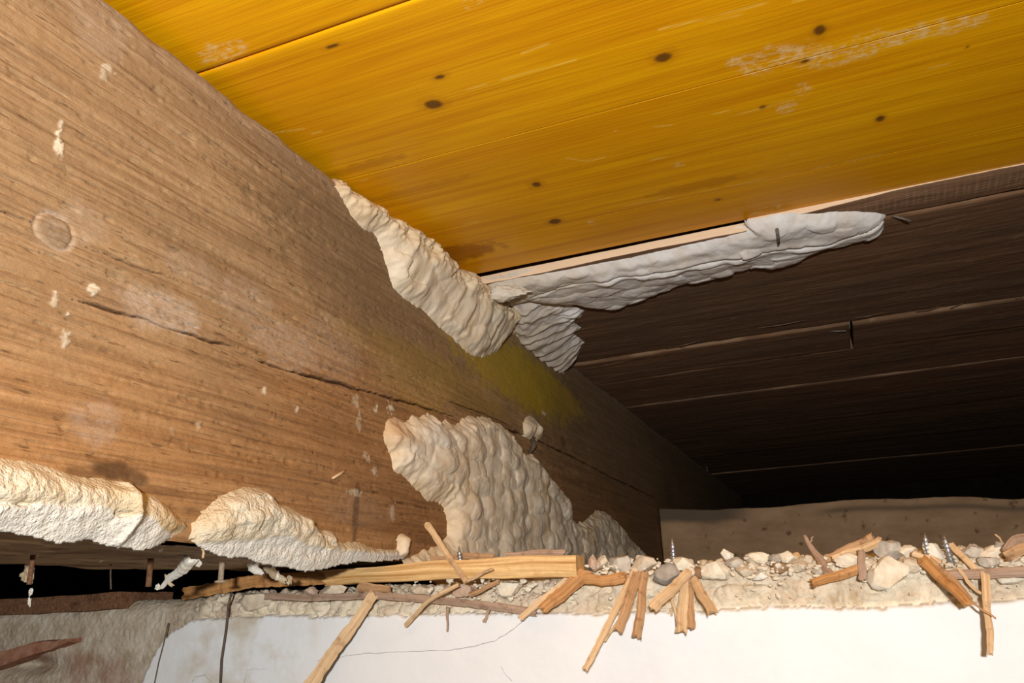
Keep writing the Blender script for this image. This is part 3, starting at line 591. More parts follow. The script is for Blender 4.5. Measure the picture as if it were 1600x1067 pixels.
def h_plaster(u, v, sd, P):
    h = 0.0042 * sstep(-0.0002, 0.0012, sd) + 0.0005 * fbm(u * 16, v * 16, 101) + 0.00008 * fbm(u * 300, v * 300, 102)
    c = np.array(on_wall((400, 1010))); c2 = np.array(on_wall((340, 1040)))
    damp = np.clip(np.exp(-(np.hypot((u - c[0]) / 0.05, (v - c[1]) / 0.03)) ** 2) + 0.8 * np.exp(-(np.hypot((u - c2[0]) / 0.05, (v - c2[1]) / 0.03)) ** 2), 0, 1)
    return h, dict(damp=damp, raw=0.8 * sstep(0.0016, 0.0003, sd))
def build_skin():
    top = [on_wall(p) for p in SKIN]; top = [t for t in top]
    poly = np.array(top + [(0.62, -0.040), (0.62, -0.16), (-0.20, -0.16)])
    ds = 0.0011
    lo = poly.min(0) - 0.003; hi = poly.max(0) + 0.003
    us = np.arange(lo[0], hi[0], ds); vs = np.concatenate([np.linspace(lo[1], -0.10, 12)[:-1], np.arange(-0.10, hi[1], ds)])
    U, V = np.meshgrid(us, vs, indexing='ij'); P = np.stack([U.ravel(), V.ravel()], 1)
    sd = sdist(P, poly) + 0.0016 * fbm(P[:, 0] * 110, P[:, 1] * 110, 103) + 0.0007 * vnoise(P[:, 0] * 600, P[:, 1] * 600, 104)
    h, at = h_plaster(P[:, 0], P[:, 1], sd, P); h = np.where(sd > 0, h, -0.004)
    Fq = grid_faces(len(us), len(vs)); Fq = Fq[(sd[Fq] > -1.5 * ds).any(1)]
    used = np.unique(Fq); mp = np.full(len(P), -1); mp[used] = np.arange(len(used))
    o = mesh_np('plaster_skin', np.stack([P[used, 0], YW - h[used], P[used, 1]], 1), mp[Fq], M_WHITE, wall, True, {q: a[used] for q, a in at.items()})
    o['label'] = 'white painted plaster face of the wall'
    return o
skin = build_skin()

def tube(name, pts, rad, mat, parent=None, seg=6, smooth=True, squash=1.0):
    pts = [Vector(p) for p in pts]; V = []; Fc = []; n = len(pts)
    rads = rad if isinstance(rad, (list, tuple)) else [rad] * n
    for i, p in enumerate(pts):
        t = (pts[min(i + 1, n - 1)] - pts[max(i - 1, 0)]).normalized(); a = t.cross(Vector((0, 1, 0.02)))
        a = a.normalized() if a.length > 1e-6 else Vector((1, 0, 0)); b = t.cross(a).normalized()
        for k in range(seg):
            th = 2 * math.pi * k / seg; V.append(p + (a * math.cos(th) + b * math.sin(th) * squash) * rads[i])
    for i in range(n - 1):
        for k in range(seg): Fc.append((i * seg + k, i * seg + (k + 1) % seg, (i + 1) * seg + (k + 1) % seg, (i + 1) * seg + k))
    Fc += [tuple(range(seg)), tuple(range((n - 1) * seg, n * seg))]
    return fix_normals(mesh_py(name, V, Fc, mat, parent, smooth))
M_CRACK = plain('hairline_grey', (0.30, 0.28, 0.25), (0.48, 0.45, 0.41), (300, 300, 300))  # grey of the thin raised lines drawn along the plaster cracks
def hairline(pts, r, k):
    rng = random.Random(k); q = []
    P = [W(p, YW - 0.0043) for p in pts]
    for i in range(len(P) - 1):
        for s in range(8):
            c = P[i].lerp(P[i + 1], s / 8); c.z += rng.uniform(-1, 1) * 0.0003; q.append(c)
    q.append(P[-1])
    return tube('hairline_crack', q, [r * rng.uniform(0.5, 1.1) for _ in q], M_CRACK, skin, 4, squash=0.7)
hairline([(382, 1066), (386, 1046), (420, 1045), (470, 1038), (510, 1029), (570, 1021), (640, 1018), (700, 1016), (740, 1010), (775, 1000), (800, 985), (815, 972), (826, 962)], 0.00020, 1)
hairline([(300, 1066), (306, 1057), (320, 1055), (332, 1066)], 0.00018, 2)
hairline([(782, 1040), (790, 1054), (800, 1064)], 0.00015, 3)

# ------------------------------------------------------------------ void behind the wall
def build_plank():
    yb = 1.30; xs = np.arange(0.002, 0.90, 0.004); t = np.linspace(0, 1, 60)
    A, T = np.meshgrid(xs, t, indexing='ij'); x = A.ravel(); q = T.ravel()
    top = np.interp(x, [0.0, 0.06, 0.12, 0.17, 0.235, 0.30, 0.36, 0.42, 0.50, 0.9], [0.105, 0.099, 0.0955, 0.0935, 0.0955, 0.0945, 0.090, 0.088, 0.079, 0.07]) + 0.002 * fbm(x * 25, x * 0, 111)
    z = -0.036 + (top + 0.036) * q; d = 0.003 * fbm(x * 30, z * 30, 112) + 0.0012 * fbm(x * 120, z * 120, 113)
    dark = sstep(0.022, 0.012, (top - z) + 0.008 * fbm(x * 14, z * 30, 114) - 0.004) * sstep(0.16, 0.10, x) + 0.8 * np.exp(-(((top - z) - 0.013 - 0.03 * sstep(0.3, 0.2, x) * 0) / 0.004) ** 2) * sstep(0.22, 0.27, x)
    V = [np.stack([x, yb - d, z], 1)]; nu, nv = len(xs), len(t); i = np.arange(nu * nv).reshape(nu, nv); F = [grid_faces(nu, nv)]
    b = V[0][i[:, -1]].copy(); b[:, 1] = yb + 0.05; V.append(b); j = np.arange(nu); F.append(np.stack([i[:-1, -1], i[1:, -1], nu * nv + j[1:], nu * nv + j[:-1]], 1))
    e = V[0][i[0, :]].copy(); e[:, 1] = yb + 0.05; base = nu * nv + nu; V.append(e); j = np.arange(nv); F.append(np.stack([base + j[:-1], base + j[1:], i[0, 1:], i[0, :-1]], 1))
    c = np.concatenate(V)
    at = np.concatenate([dark, np.full(nu, .7), np.zeros(nv)])
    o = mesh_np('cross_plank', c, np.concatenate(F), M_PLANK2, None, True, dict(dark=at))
    return tag(o, 'rough brown spotted plank standing across the void behind the rubble', 'plank')
t = NT('spotted_plank', 0.9, 0.1); n1 = t.noise(t.map((18, 40, 40)), 1, 5, 0.6); n2 = t.noise(t.map((60, 60, 60)), 1, 3, 0.5)
c = t.ramp(n1, (0.3, (0.37, 0.235, 0.13)), (0.7, (0.56, 0.37, 0.215))); c = t.mix(t.ramp(n2, (0.62, 0.0), (0.70, 0.75)), c, (0.15, 0.075, 0.035))
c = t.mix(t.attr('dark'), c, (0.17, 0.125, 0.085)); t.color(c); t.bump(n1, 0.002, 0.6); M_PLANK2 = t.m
plank = build_plank()
lowc = box('ceiling_lower', -0.9, 1.0, 0.60, 2.46, -0.056, -0.036, M_PLANK); lowc['kind'] = 'structure'
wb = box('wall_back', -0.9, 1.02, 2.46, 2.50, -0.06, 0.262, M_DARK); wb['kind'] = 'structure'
wr = box('light_block_right', 1.0, 1.03, 0.60, 2.46, -0.036, 0.238, M_DARK); wr['kind'] = 'structure'  # unseen side, added to keep ambient light out of the void
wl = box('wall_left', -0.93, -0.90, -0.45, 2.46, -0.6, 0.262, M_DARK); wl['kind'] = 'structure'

# ------------------------------------------------------------------ reeds, splinters and laths
def wood_mat(name, lo, hi, dk, ax='z'):
    t = NT(name, 0.6, 0.3)
    # grain follows the piece: 'Generated'-like lengthwise attribute stored on the mesh
    g = t.attr('across'); cmb = t.n.new('ShaderNodeCombineXYZ'); t.L(g, cmb.inputs[0]); t.L(t.attr('along'), cmb.inputs[1])
    inf = t.n.new('ShaderNodeObjectInfo'); t.L(inf.outputs['Random'], cmb.inputs[2])
    mp = t.n.new('ShaderNodeMapping'); mp.inputs['Scale'].default_value = (900, 26, 40); t.L(cmb.outputs[0], mp.inputs[0])
    n = t.noise(mp.outputs[0], 1, 4, 0.6); c = t.ramp(n, (0.3, lo), (0.68, hi))
    n2 = t.noise(t.map((160, 160, 160)), 1, 4, 0.6); c = t.mix(t.ramp(n2, (0.30, 0.75), (0.46, 0.0)), c, dk)
    t.color(c); t.bump(n, 0.0005, 0.6); return t.m
M_REED = wood_mat('straw_reed', (0.46, 0.29, 0.145), (0.74, 0.52, 0.30), (0.34, 0.18, 0.08))
M_REEDB = wood_mat('brown_reed', (0.30, 0.16, 0.075), (0.55, 0.33, 0.165), (0.17, 0.08, 0.035))
M_REEDO = wood_mat('orange_splinter', (0.34, 0.15, 0.045), (0.58, 0.30, 0.11), (0.20, 0.08, 0.03))
M_TWIG = wood_mat('grey_pink_stick', (0.26, 0.165, 0.11), (0.46, 0.32, 0.225), (0.19, 0.11, 0.07))
M_LATH = wood_mat('fresh_spruce_lath', (0.40, 0.19, 0.05), (0.88, 0.60, 0.28), (0.60, 0.34, 0.12))

def strip(name, pts, wpx, mat, seed, yoff=None, thick=0.35, cup=0.25, parent=None, flare=None):
    """a split reed: pts are (px, py, y) with y the distance of that point; wpx width in photo pixels"""
    rng = random.Random(seed); P = [Vector(hit(p[0], p[1], 1, p[2])) for p in pts]
    # resample
    N = max(6, int(sum((P[i + 1] - P[i]).length for i in range(len(P) - 1)) / 0.0025)); tot = [0]
    for i in range(len(P) - 1): tot.append(tot[-1] + (P[i + 1] - P[i]).length)
    Q = []
    for k in range(N + 1):
        s = tot[-1] * k / N; i = max(j for j in range(len(P)) if tot[j] <= s + 1e-9); i = min(i, len(P) - 2); f = (s - tot[i]) / max(1e-9, tot[i + 1] - tot[i]); Q.append(P[i].lerp(P[i + 1], f))
    wq = wpx if isinstance(wpx, (list, tuple)) else (wpx, wpx)
    view = (Vector(CAM) - Q[len(Q) // 2]).normalized()
    tw = rng.uniform(-0.5, 0.5); V = []; Fc = []; al = []; ac = []; M = 5
    for k, c in enumerate(Q):
        f = k / N; t = (Q[min(k + 1, N)] - Q[max(k - 1, 0)]).normalized()
        a = t.cross(view).normalized(); b = a.cross(t).normalized()
        an = tw * (f - 0.5); a, b = a * math.cos(an) + b * math.sin(an), b * math.cos(an) - a * math.sin(an)
        dist = (c - Vector(CAM)).length; ww = (wq[0] + (wq[1] - wq[0]) * f) * dist / F_PX * 0.5 * (1 + 0.10 * rng.uniform(-1, 1))
        th = ww * thick + 0.0003
        c2 = c + a * (0.00025 * math.sin(9 * f + seed) + rng.uniform(-1, 1) * 0.00010)
        for side in (0, 1):
            for m in range(M):
                u = -1 + 2 * m / (M - 1); bow = cup * ww * (1 - u * u)
                jag = t * (rng.uniform(-1, 1) * ww * 0.55) if k in (0, N) else Vector((0, 0, 0))
                V.append(c2 + a * (u * ww) + b * (bow + (th if side == 0 else -th) * (1 - 0.25 * abs(u)) + rng.uniform(-1, 1) * 0.00006) + jag)
                al.append(f * tot[-1]); ac.append(u * ww + side * 0.003)
    S = 2 * M
    for k in range(N):
        o0 = k * S; o1 = o0 + S
        for m in range(M - 1):
            Fc.append((o0 + m, o0 + m + 1, o1 + m + 1, o1 + m)); Fc.append((o0 + M + m + 1, o0 + M + m, o1 + M + m, o1 + M + m + 1))
        Fc.append((o0 + M, o0, o1, o1 + M)); Fc.append((o0 + M - 1, o0 + S - 1, o1 + S - 1, o1 + M - 1))
    for o0, rev in ((0, False), (N * S, True)):
        for m in range(M - 1):
            q = (o0 + m, o0 + M + m, o0 + M + m + 1, o0 + m + 1); Fc.append(q if not rev else q[::-1])
    o = mesh_py(name, V, Fc, mat, parent)
    for nm, arr in (('along', al), ('across', ac)):
        x = o.data.attributes.new(nm, 'FLOAT', 'POINT'); x.data.foreach_set('value', np.array(arr, np.float32))
    return fix_normals(o)
YF = YW - 0.010
REEDS = [
 ([(584, 928, YW - .012), (560, 965, YW - .014), (520, 1020, YW - .017), (478, 1080, YW - .020)], (14, 19), M_REED, 'long straw reed hanging slantwise from under the lath down the white wall'),
 ([(666, 818, YW - .004), (700, 868, YW - .009), (728, 909, YW - .016)], (10, 8), M_REED, 'thin pinkish reed leaning across the front of the pale lath beside a screw'),
 ([(716, 913, YW - .016), (690, 927, YW - .016), (662, 945, YW - .014), (634, 977, YW - .012)], (6, 6), M_REED, 'thin curved straw drooping from below the middle of the lath'),
 ([(770, 888, YW - .018), (728, 909, YW - .015)], (3, 5), M_REED, 'short thin straw lying over the lower edge of the lath'),
 ([(915, 896, YW - .010), (880, 925, YW - .014), (848, 952, YW - .017)], (22, 17), M_REEDO, 'broad tan splinter slanting down from the right end of the lath'),
 ([(905, 890, YW - .004), (872, 918, YW - .008), (845, 940, YW - .012), (813, 966, YW - .014)], (12, 9), M_REED, 'narrow straw splinter with a pointed tip below the right end of the lath'),
 ([(905, 903, YW - .012), (940, 907, YW - .012), (976, 903, YW - .010)], (15, 16), M_REEDO, 'orange-brown bark-like stub lying on the rubble right of the lath'),
 ([(992, 893, YW - .010), (965, 945, YW - .016), (950, 978, YW - .018), (913, 1046, YW - .024)], (12, 8), M_REED, 'longest straw reed of the left hanging tuft, reaching far down the wall'),
 ([(996, 896, YW - .012), (982, 940, YW - .017), (966, 985, YW - .020)], (17, 13), M_REEDB, 'broad brown reed in the middle of the left hanging tuft'),
 ([(1007, 894, YW - .012), (1002, 945, YW - .016), (995, 996, YW - .019)], (11, 14), M_REEDB, 'rightmost straight reed of the left hanging tuft'),
 ([(975, 960, YW - .014), (955, 985, YW - .016), (945, 1002, YW - .016)], (5, 3), M_REED, 'frayed straw fibre behind the left hanging tuft'),
 ([(1078, 893, YW - .014), (1050, 920, YW - .018), (1019, 950, YW - .022)], (13, 17), M_REED, 'leftmost reed of the right hanging tuft, splayed to the left'),
 ([(1070, 902, YW - .011), (1067, 945, YW - .015), (1064, 988, YW - .018)], (12, 16), M_REED, 'widest upright reed in the middle of the right hanging tuft'),
 ([(1078, 905, YW - .011), (1079, 945, YW - .014), (1080, 982, YW - .017)], (9, 12), M_REEDB, 'narrower upright reed beside the widest one in the right hanging tuft'),
 ([(1083, 905, YW - .013), (1098, 930, YW - .017), (1114, 958, YW - .021)], (13, 15), M_REED, 'rightmost reed of the right hanging tuft, splayed to the right'),
 ([(1048, 925, YW - .010), (1058, 970, YW - .012)], (5, 4), M_REED, 'thin straw behind the right hanging tuft'),
 ([(1257, 837, YW + .012), (1275, 866, YW + .004), (1296, 896, YW - .006)], (5, 13), M_TWIG, 'thin forked reed standing up from the rubble, leaning left'),
 ([(1290, 874, YW + .006), (1325, 858, YW + .010), (1364, 838, YW + .014)], (10, 11), M_REEDB, 'upper of two straw splinters lying on the rubble right of the forked reed'),
 ([(1300, 872, YW + .000), (1340, 860, YW + .004), (1376, 846, YW + .008)], (9, 12), M_REED, 'lower frayed straw splinter lying on the rubble right of the forked reed'),
 ([(1269, 911, YW - .014), (1305, 900, YW - .010), (1343, 889, YW - .008)], (12, 12), M_REEDO, 'orange-brown splinter jutting left from below the forked reed'),
 ([(1345, 860, YW - .006), (1347, 882, YW - .010), (1348, 906, YW - .012)], (9, 11), M_TWIG, 'short upright grey-brown stub left of the large beige lump'),
 ([(1440, 874, YW - .008), (1470, 902, YW - .013), (1514, 944, YW - .020)], (14, 12), M_REEDO, 'orange-brown reed slanting down to the right below the pair of screws'),
 ([(1452, 874, YW - .005), (1485, 902, YW - .010), (1518, 938, YW - .015)], (9, 7), M_REEDB, 'darker reed lying behind the slanting orange-brown reed'),
 ([(1486, 850, YW + .002), (1510, 876, YW - .005), (1538, 902, YW - .010)], (8, 8), M_REED, 'straw crossing the rubble just right of the second screw of the pair'),
 ([(1498, 886, YW - .010), (1512, 910, YW - .012), (1533, 928, YW - .013)], (5, 3), M_REED, 'thin bent straw below the screw at the right'),
 ([(1540, 897, YW - .012), (1541, 945, YW - .015), (1548, 985, YW - .018), (1546, 1022, YW - .020)], (11, 7), M_REED, 'pale straw hanging straight down the white wall, rightmost one'),
 ([(1512, 936, YW - .016), (1535, 952, YW - .018), (1556, 967, YW - .019)], (3, 2), M_REEDB, 'thread-thin fibre crossing the rightmost hanging straw'),
 ([(1474, 899, YW - .008), (1540, 895, YW - .009), (1640, 893, YW - .010)], (11, 15), M_TWIG, 'pinkish split stick lying level in the rubble at the right edge'),
 ([(1426, 865, YW - .004), (1450, 871, YW - .004), (1470, 879, YW - .005)], (7, 8), M_REED, 'short straw lying flat left of the pair of screws'),
 ([(1572, 862, YW - .004), (1582, 846, YW - .002), (1612, 838, YW + .004)], (12, 14), M_TWIG, 'upper curled brown bark strip at the right edge'),
 ([(1572, 868, YW - .010), (1588, 862, YW - .010), (1616, 852, YW - .008)], (12, 16), M_REEDB, 'lower curled brown bark strip at the right edge'),
 ([(1556, 835, YW + .010), (1572, 853, YW + .006)], (2, 2), M_REED, 'hair-thin straw standing by the curled bark at the right edge'),
 ([(415, 931, YW - .006), (480, 935, YW - .008), (585, 930, YW - .009), (664, 935, YW - .009), (742, 944, YW - .009), (837, 957, YW - .009)], (9, 11), M_TWIG, 'long grey-brown stick lying level in the plaster edge below the lath'),
 ([(562, 917, YW - .008), (610, 921, YW - .009)], (14, 10), M_REEDB, 'short brown splinter under the left half of the lath'),
 ([(735, 930, YW - .010), (760, 918, YW - .012), (780, 908, YW - .012)], (7, 6), M_REEDB, 'small brown splinter slanting under the middle of the lath'),
 ([(672, 876, YW + .010), (720, 869, YW + .014), (772, 869, YW + .016)], (10, 8), M_REEDB, 'dark splinter lying behind the lath'),
 ([(290, 927, YW + .006), (400, 908, YW + .004), (530, 900, YW + .006)], (16, 20), M_REEDO, 'splintered orange-brown lath in the dark gap under the beam'),
 ([(338, 780, 0.318), (348, 744, 0.318)], (5, 4), M_REED, 'short straw sticking up out of the middle growth'),
 ([(366, 768, 0.328), (370, 744, 0.328)], (4, 3), M_REED, 'tiny straw sticking up out of the crest of the middle growth'),
 ([(1050, 962, YW - .006), (1048, 950, YW - .007)], (3, 3), M_REED, 'tiny straw stub in the plaster edge left of the right hanging tuft'),
 ([(699, 948, YW - .008), (699, 987, YW - .010)], (5, 2), M_TWIG, 'pale fibre hanging from the plaster edge below the lath'),
 ([(764, 951, YW - .007), (757, 972, YW - .009)], (4, 5), M_TWIG, 'short pale stub hanging from the plaster edge below the lath'),
]
for k, (pts, wd, m, lab) in enumerate(REEDS):
    nm = 'splinter' if 'splinter' in lab else 'stick' if 'stick' in lab or 'stub' in lab else 'bark_strip' if 'bark strip' in lab else 'lath' if lab.startswith('splintered') else 'straw_reed'
    if 'splintered' in lab: nm = 'lath'
    pts = [(a, b, YW - 0.012 - (YW - 0.012 - y) * 2.3 if (y < YW - 0.012 and y > 0.44) else y) for a, b, y in pts]
    o = strip(nm, pts, wd, m, 40 + k, thick=0.30 if max(wd) > 7 else 0.6, cup=0.22)
    tag(o, lab, 'splinter' if nm == 'splinter' else 'lath' if nm == 'lath' else 'stick' if nm in ('stick', 'bark_strip') else 'reed', 'reed and wood scraps along the wall top')
fork = strip('fork_tip', [(1266, 848, YW + .009), (1270, 838, YW + .010)], (2, 2), M_TWIG, 300, thick=0.6)
fk = [o for o in COL.objects if o.get('label', '').startswith('thin forked reed')][0]; fork.parent = fk
# a strip of wood lodged against the beam face
ch = strip('splinter', [(513, 748, 0.407), (543, 732, 0.425)], (4, 2), M_REED, 310, thick=0.6)
for vtx in ch.data.vertices: vtx.co.x = vtx.co.x * 0.12 + 0.0015
_h = [on_joist(p) for p in ((513, 748), (543, 732))]
ch.data.clear_geometry(); bpy.data.objects.remove(ch)
ch = tube('splinter', [(0.003, *_h[0]), (0.002, (_h[0][0] + _h[1][0]) / 2, (_h[0][1] + _h[1][1]) / 2), (0.0, *_h[1])], [0.0008, 0.0010, 0.0006], M_REED, None, 5); tag(ch, 'small loose splinter stuck on the beam face left of the warty growth', 'splinter')

# the pale spruce lath lying on the wall
def build_lath():
    A0, A1 = (511, 903, YW - .010), (900, 884, YW - .016)
    hs = (10.0, 16.5); N = 70; V = []; al = []; ac = []; Fc = []; rng = random.Random(5); M = 9
    for k in range(N + 1):
        f = k / N; px = A0[0] + (A1[0] - A0[0]) * f; py = A0[1] + (A1[1] - A0[1]) * f - 4 * math.sin(math.pi * f); y = A0[2] + (A1[2] - A0[2]) * f
        c = Vector(hit(px, py, 1, y)); dist = (c - Vector(CAM)).length; hh = (hs[0] + (hs[1] - hs[0]) * min(1, f * 1.15)) * dist / F_PX
        jag = 0.0
        for m in range(M):
            u = -1 + 2 * m / (M - 1); z = c.z + u * hh + 0.0004 * math.sin(f * 17 + u)
            x = c.x + ((rng.uniform(-1, 1) * 0.004 - 0.004 * abs(u)) if k == 0 else 0)
            V.append((x, y + 0.0012 * u * u + rng.uniform(-1, 1) * 0.00015, z)); al.append(c.x * 0.5); ac.append(u * hh * 0.55)
        for m in range(M):
            u = 1 - 2 * m / (M - 1); z = c.z + u * hh
            V.append((c.x + (rng.uniform(-1, 1) * 0.003 if k == 0 else 0), y + 0.016, z)); al.append(c.x * .5); ac.append(u * hh * 0.55 + .05)
    S = 2 * M
    for k in range(N):
        for m in range(S): Fc.append((k * S + m, k * S + (m + 1) % S, (k + 1) * S + (m + 1) % S, (k + 1) * S + m))
    Fc += [tuple(range(S)), tuple(range(N * S, (N + 1) * S))]
    o = mesh_py('lath', V, Fc, M_LATH)
    for nm, arr in (('along', al), ('across', ac)):
        x = o.data.attributes.new(nm, 'FLOAT', 'POINT'); x.data.foreach_set('value', np.array(arr, np.float32))
    return fix_normals(o)
lath = tag(build_lath(), 'long pale spruce lath lying on the wall top in front of the warty growth', 'lath')
chip = strip('wood_chip', [(790, 868, YW + .004), (840, 864, YW + .004), (882, 863, YW + .004)], (9, 10), M_TWIG, 320, thick=0.5); tag(chip, 'thin pale chip lying on top of the right part of the lath', 'chip')

# ------------------------------------------------------------------ stones and plaster lumps
STC = {'cream': plain('cream_plaster_lump', (0.60, 0.51, 0.37), (0.80, 0.73, 0.59), (150, 150, 150), 0.95, 0.1),
       'beige': plain('beige_stone', (0.46, 0.37, 0.26), (0.68, 0.58, 0.44), (150, 150, 150), 0.9, 0.15),
       'grey': plain('grey_stone', (0.32, 0.28, 0.23), (0.58, 0.52, 0.43), (140, 140, 140), 0.85, 0.2),
       'dark': plain('dark_grey_stone', (0.22, 0.19, 0.155), (0.42, 0.37, 0.31), (140, 140, 140), 0.85, 0.2),
       'brown': plain('brown_stone', (0.17, 0.095, 0.05), (0.34, 0.20, 0.11), (140, 140, 140), 0.9, 0.15),
       'pink': plain('pinkish_stone', (0.40, 0.27, 0.19), (0.55, 0.40, 0.30), (140, 140, 140), 0.9, 0.15),
       'white': plain('white_plaster_lump', (0.66, 0.60, 0.49), (0.82, 0.77, 0.66), (140, 140, 140), 0.9, 0.15),
       'orange': plain('orange_pebble', (0.42, 0.24, 0.09), (0.56, 0.36, 0.17), (140, 140, 140), 0.8, 0.2)}
def rock_mesh(name, rx, ry, rz, seed, cuts=9, soft=0.05):
    rng = random.Random(seed); bm = bmesh.new(); bmesh.ops.create_icosphere(bm, subdivisions=4, radius=1.0)
    pl = []
    for _ in range(cuts + 4):
        v = Vector((rng.gauss(0, 1), rng.gauss(0, 1), rng.gauss(0, 1))).normalized(); pl.append((v, rng.uniform(0.50, 0.85)))
    C = np.array([v.co for v in bm.verts])
    for v, d in pl:
        s = C @ np.array(v); ex = np.clip(s - d, 0, None); C -= ex[:, None] * np.array(v) * 1.0
    nz = fbm(C[:, 0] * 2.6 + seed, C[:, 1] * 2.6 + C[:, 2] * 2.1, seed % 97, 5); nf = vnoise(C[:, 0] * 7 + C[:, 1] * 3, C[:, 2] * 7 - C[:, 1] * 4, seed % 89)
    C *= (1 + soft * 2.6 * nz + soft * 0.8 * nf)[:, None]
    C /= np.abs(C).max(0)[None, :] * 0.97
    C *= np.array([rx, ry, rz])
    for v, c in zip(bm.verts, C): v.co = c
    for f in bm.faces: f.smooth = soft < 0.2
    me = bpy.data.meshes.new(name); bm.to_mesh(me); bm.free()
    return me
STONES = [
 ((926, 880), 9, 12, 'pink', 'small pinkish stone next to the right end of the lath'),
 ((941, 879), 9, 10, 'beige', 'small beige stone second from the right end of the lath'),
 ((968, 881), 17, 14, 'grey', 'grey cracked lump left of the plaster lump above the left reed tuft'),
 ((1007, 881), 20, 13, 'beige', 'beige lump sitting directly above the left reed tuft'),
 ((1044, 897), 21, 15, 'dark', 'smooth grey stone between the two hanging reed tufts'),
 ((1069, 879), 15, 12, 'cream', 'cream lump behind the right reed tuft, next to the single screw'),
 ((1117, 894), 22, 14, 'cream', 'wide cream plaster lump right of the right reed tuft'),
 ((1137, 868), 9, 9, 'white', 'small whitish crumb perched highest right of the single screw'),
 ((1147, 881), 13, 9, 'grey', 'grey-brown stone under the perched whitish crumb'),
 ((1182, 873), 17, 9, 'cream', 'flat cream lump in the middle of the rubble top'),
 ((1213, 871), 13, 8, 'dark', 'dark grey pebble among cream lumps in the middle of the rubble top'),
 ((1229, 873), 15, 10, 'cream', 'cream lump right of the dark grey pebble'),
 ((1217, 888), 12, 8, 'brown', 'brown stone below the dark grey pebble'),
 ((1249, 884), 14, 8, 'beige', 'tan pebble left of the forked reed'),
 ((1242, 870), 7, 6, 'orange', 'tiny orange pebble left of the forked reed'),
 ((1281, 893), 10, 6, 'grey', 'small grey stone at the foot of the forked reed'),
 ((1322, 876), 16, 10, 'cream', 'cream lump under the two straw splinters'),
 ((1389, 862), 18, 14, 'grey', 'rounded grey-cream lump on top of the large beige lump'),
 ((1386, 897), 27, 22, 'cream', 'largest beige plaster lump at the broken wall edge'),
 ((1417, 864), 12, 10, 'cream', 'cream lump left of the pair of screws'),
 ((1420, 883), 17, 11, 'beige', 'beige lump below the cream one left of the pair of screws'),
 ((1459, 862), 12, 12, 'white', 'whitish lump between the two screws of the pair'),
 ((1519, 862), 13, 11, 'grey', 'grey stone right of the pair of screws'),
 ((1546, 867), 21, 11, 'cream', 'long cream lump near the right edge'),
 ((1543, 880), 13, 8, 'grey', 'small grey stone under the long cream lump near the right edge'),
 ((1565, 853), 9, 6, 'dark', 'dark pebble beside the curled bark at the right edge'),
 ((796, 919), 17, 13, 'cream', 'cream plaster lump under the right half of the lath'),
 ((724, 922), 16, 9, 'pink', 'pinkish-grey lump under the middle of the lath'),
 ((655, 921), 18, 8, 'beige', 'beige lump under the lath left of the thin curved straw'),
 ((520, 922), 20, 10, 'beige', 'beige lump below the left end of the lath'),
 ((487, 925), 12, 7, 'pink', 'reddish-grey stone left of the left end of the lath'),
 ((1090, 895), 9, 8, 'brown', 'small brown stone right of the top of the right reed tuft'),
 ((1165, 893), 14, 9, 'beige', 'beige lump below the flat cream lump in the rubble middle'),
 ((1190, 900), 12, 8, 'white', 'whitish lump low in the rubble middle'),
 ((1490, 872), 9, 7, 'beige', 'small beige stone right behind the second screw of the pair'),
 ((1580, 905), 16, 8, 'cream', 'cream lump below the pinkish stick at the right edge'),
 ((400, 938), 30, 13, 'beige', 'rounded mortar lump at the plaster corner beside the wire'),
]
for k, (p, rx, ry, c, lab) in enumerate(STONES):
    y = YW + (0.008 if p[1] < 876 else -0.001 if p[1] < 890 else -0.003)
    if k in (36,): y = YW + 0.003
    pos = Vector(hit(p[0], p[1], 1, y)); d = (pos - Vector(CAM)).length / F_PX
    me = rock_mesh('rubble_stone', rx * d * 1.08, (rx + ry) * 0.5 * d * 0.9, ry * d * 1.08, 900 + k * 7, 10)
    o = link('rubble_stone', me, STC[c]); o.location = pos; tag(o, lab, 'stone' if c in ('grey', 'dark', 'brown', 'pink', 'orange', 'beige') else 'plaster lump', 'rubble on the broken wall top')
# loose crumbs nobody could count
def crumbs():
    rng = random.Random(77); bm = bmesh.new()
    for _ in range(520):
        px = rng.uniform(640, 1640); py = rng.gauss(884, 9) if px > 910 else rng.uniform(905, 945)
        if px > 910 and rng.random() < 0.14: py = rng.uniform(895, 935)
        y = YW + (0.004 if py < 882 else -0.0035); p = Vector(hit(px, py, 1, y))
        r = rng.choice((0.0006, 0.0009, 0.0013, 0.0018)) * rng.uniform(0.8, 1.3)
        if py < 872: continue
        q = bmesh.ops.create_icosphere(bm, subdivisions=1, radius=r)
        S = (rng.uniform(.7, 1.4), rng.uniform(.7, 1.2), rng.uniform(.5, 1.0))
        for v in q['verts']: v.co = Vector((v.co.x * S[0] * rng.uniform(.75, 1.2), v.co.y * S[1], v.co.z * S[2] * rng.uniform(.75, 1.2))) + p
    me = bpy.data.meshes.new('plaster_crumbs'); bm.to_mesh(me); bm.free()
    o = link('plaster_crumbs', me, STC['cream']); tag(o, 'loose cream plaster crumbs strewn along the broken wall edge', 'crumbs', kind='stuff')
crumbs()

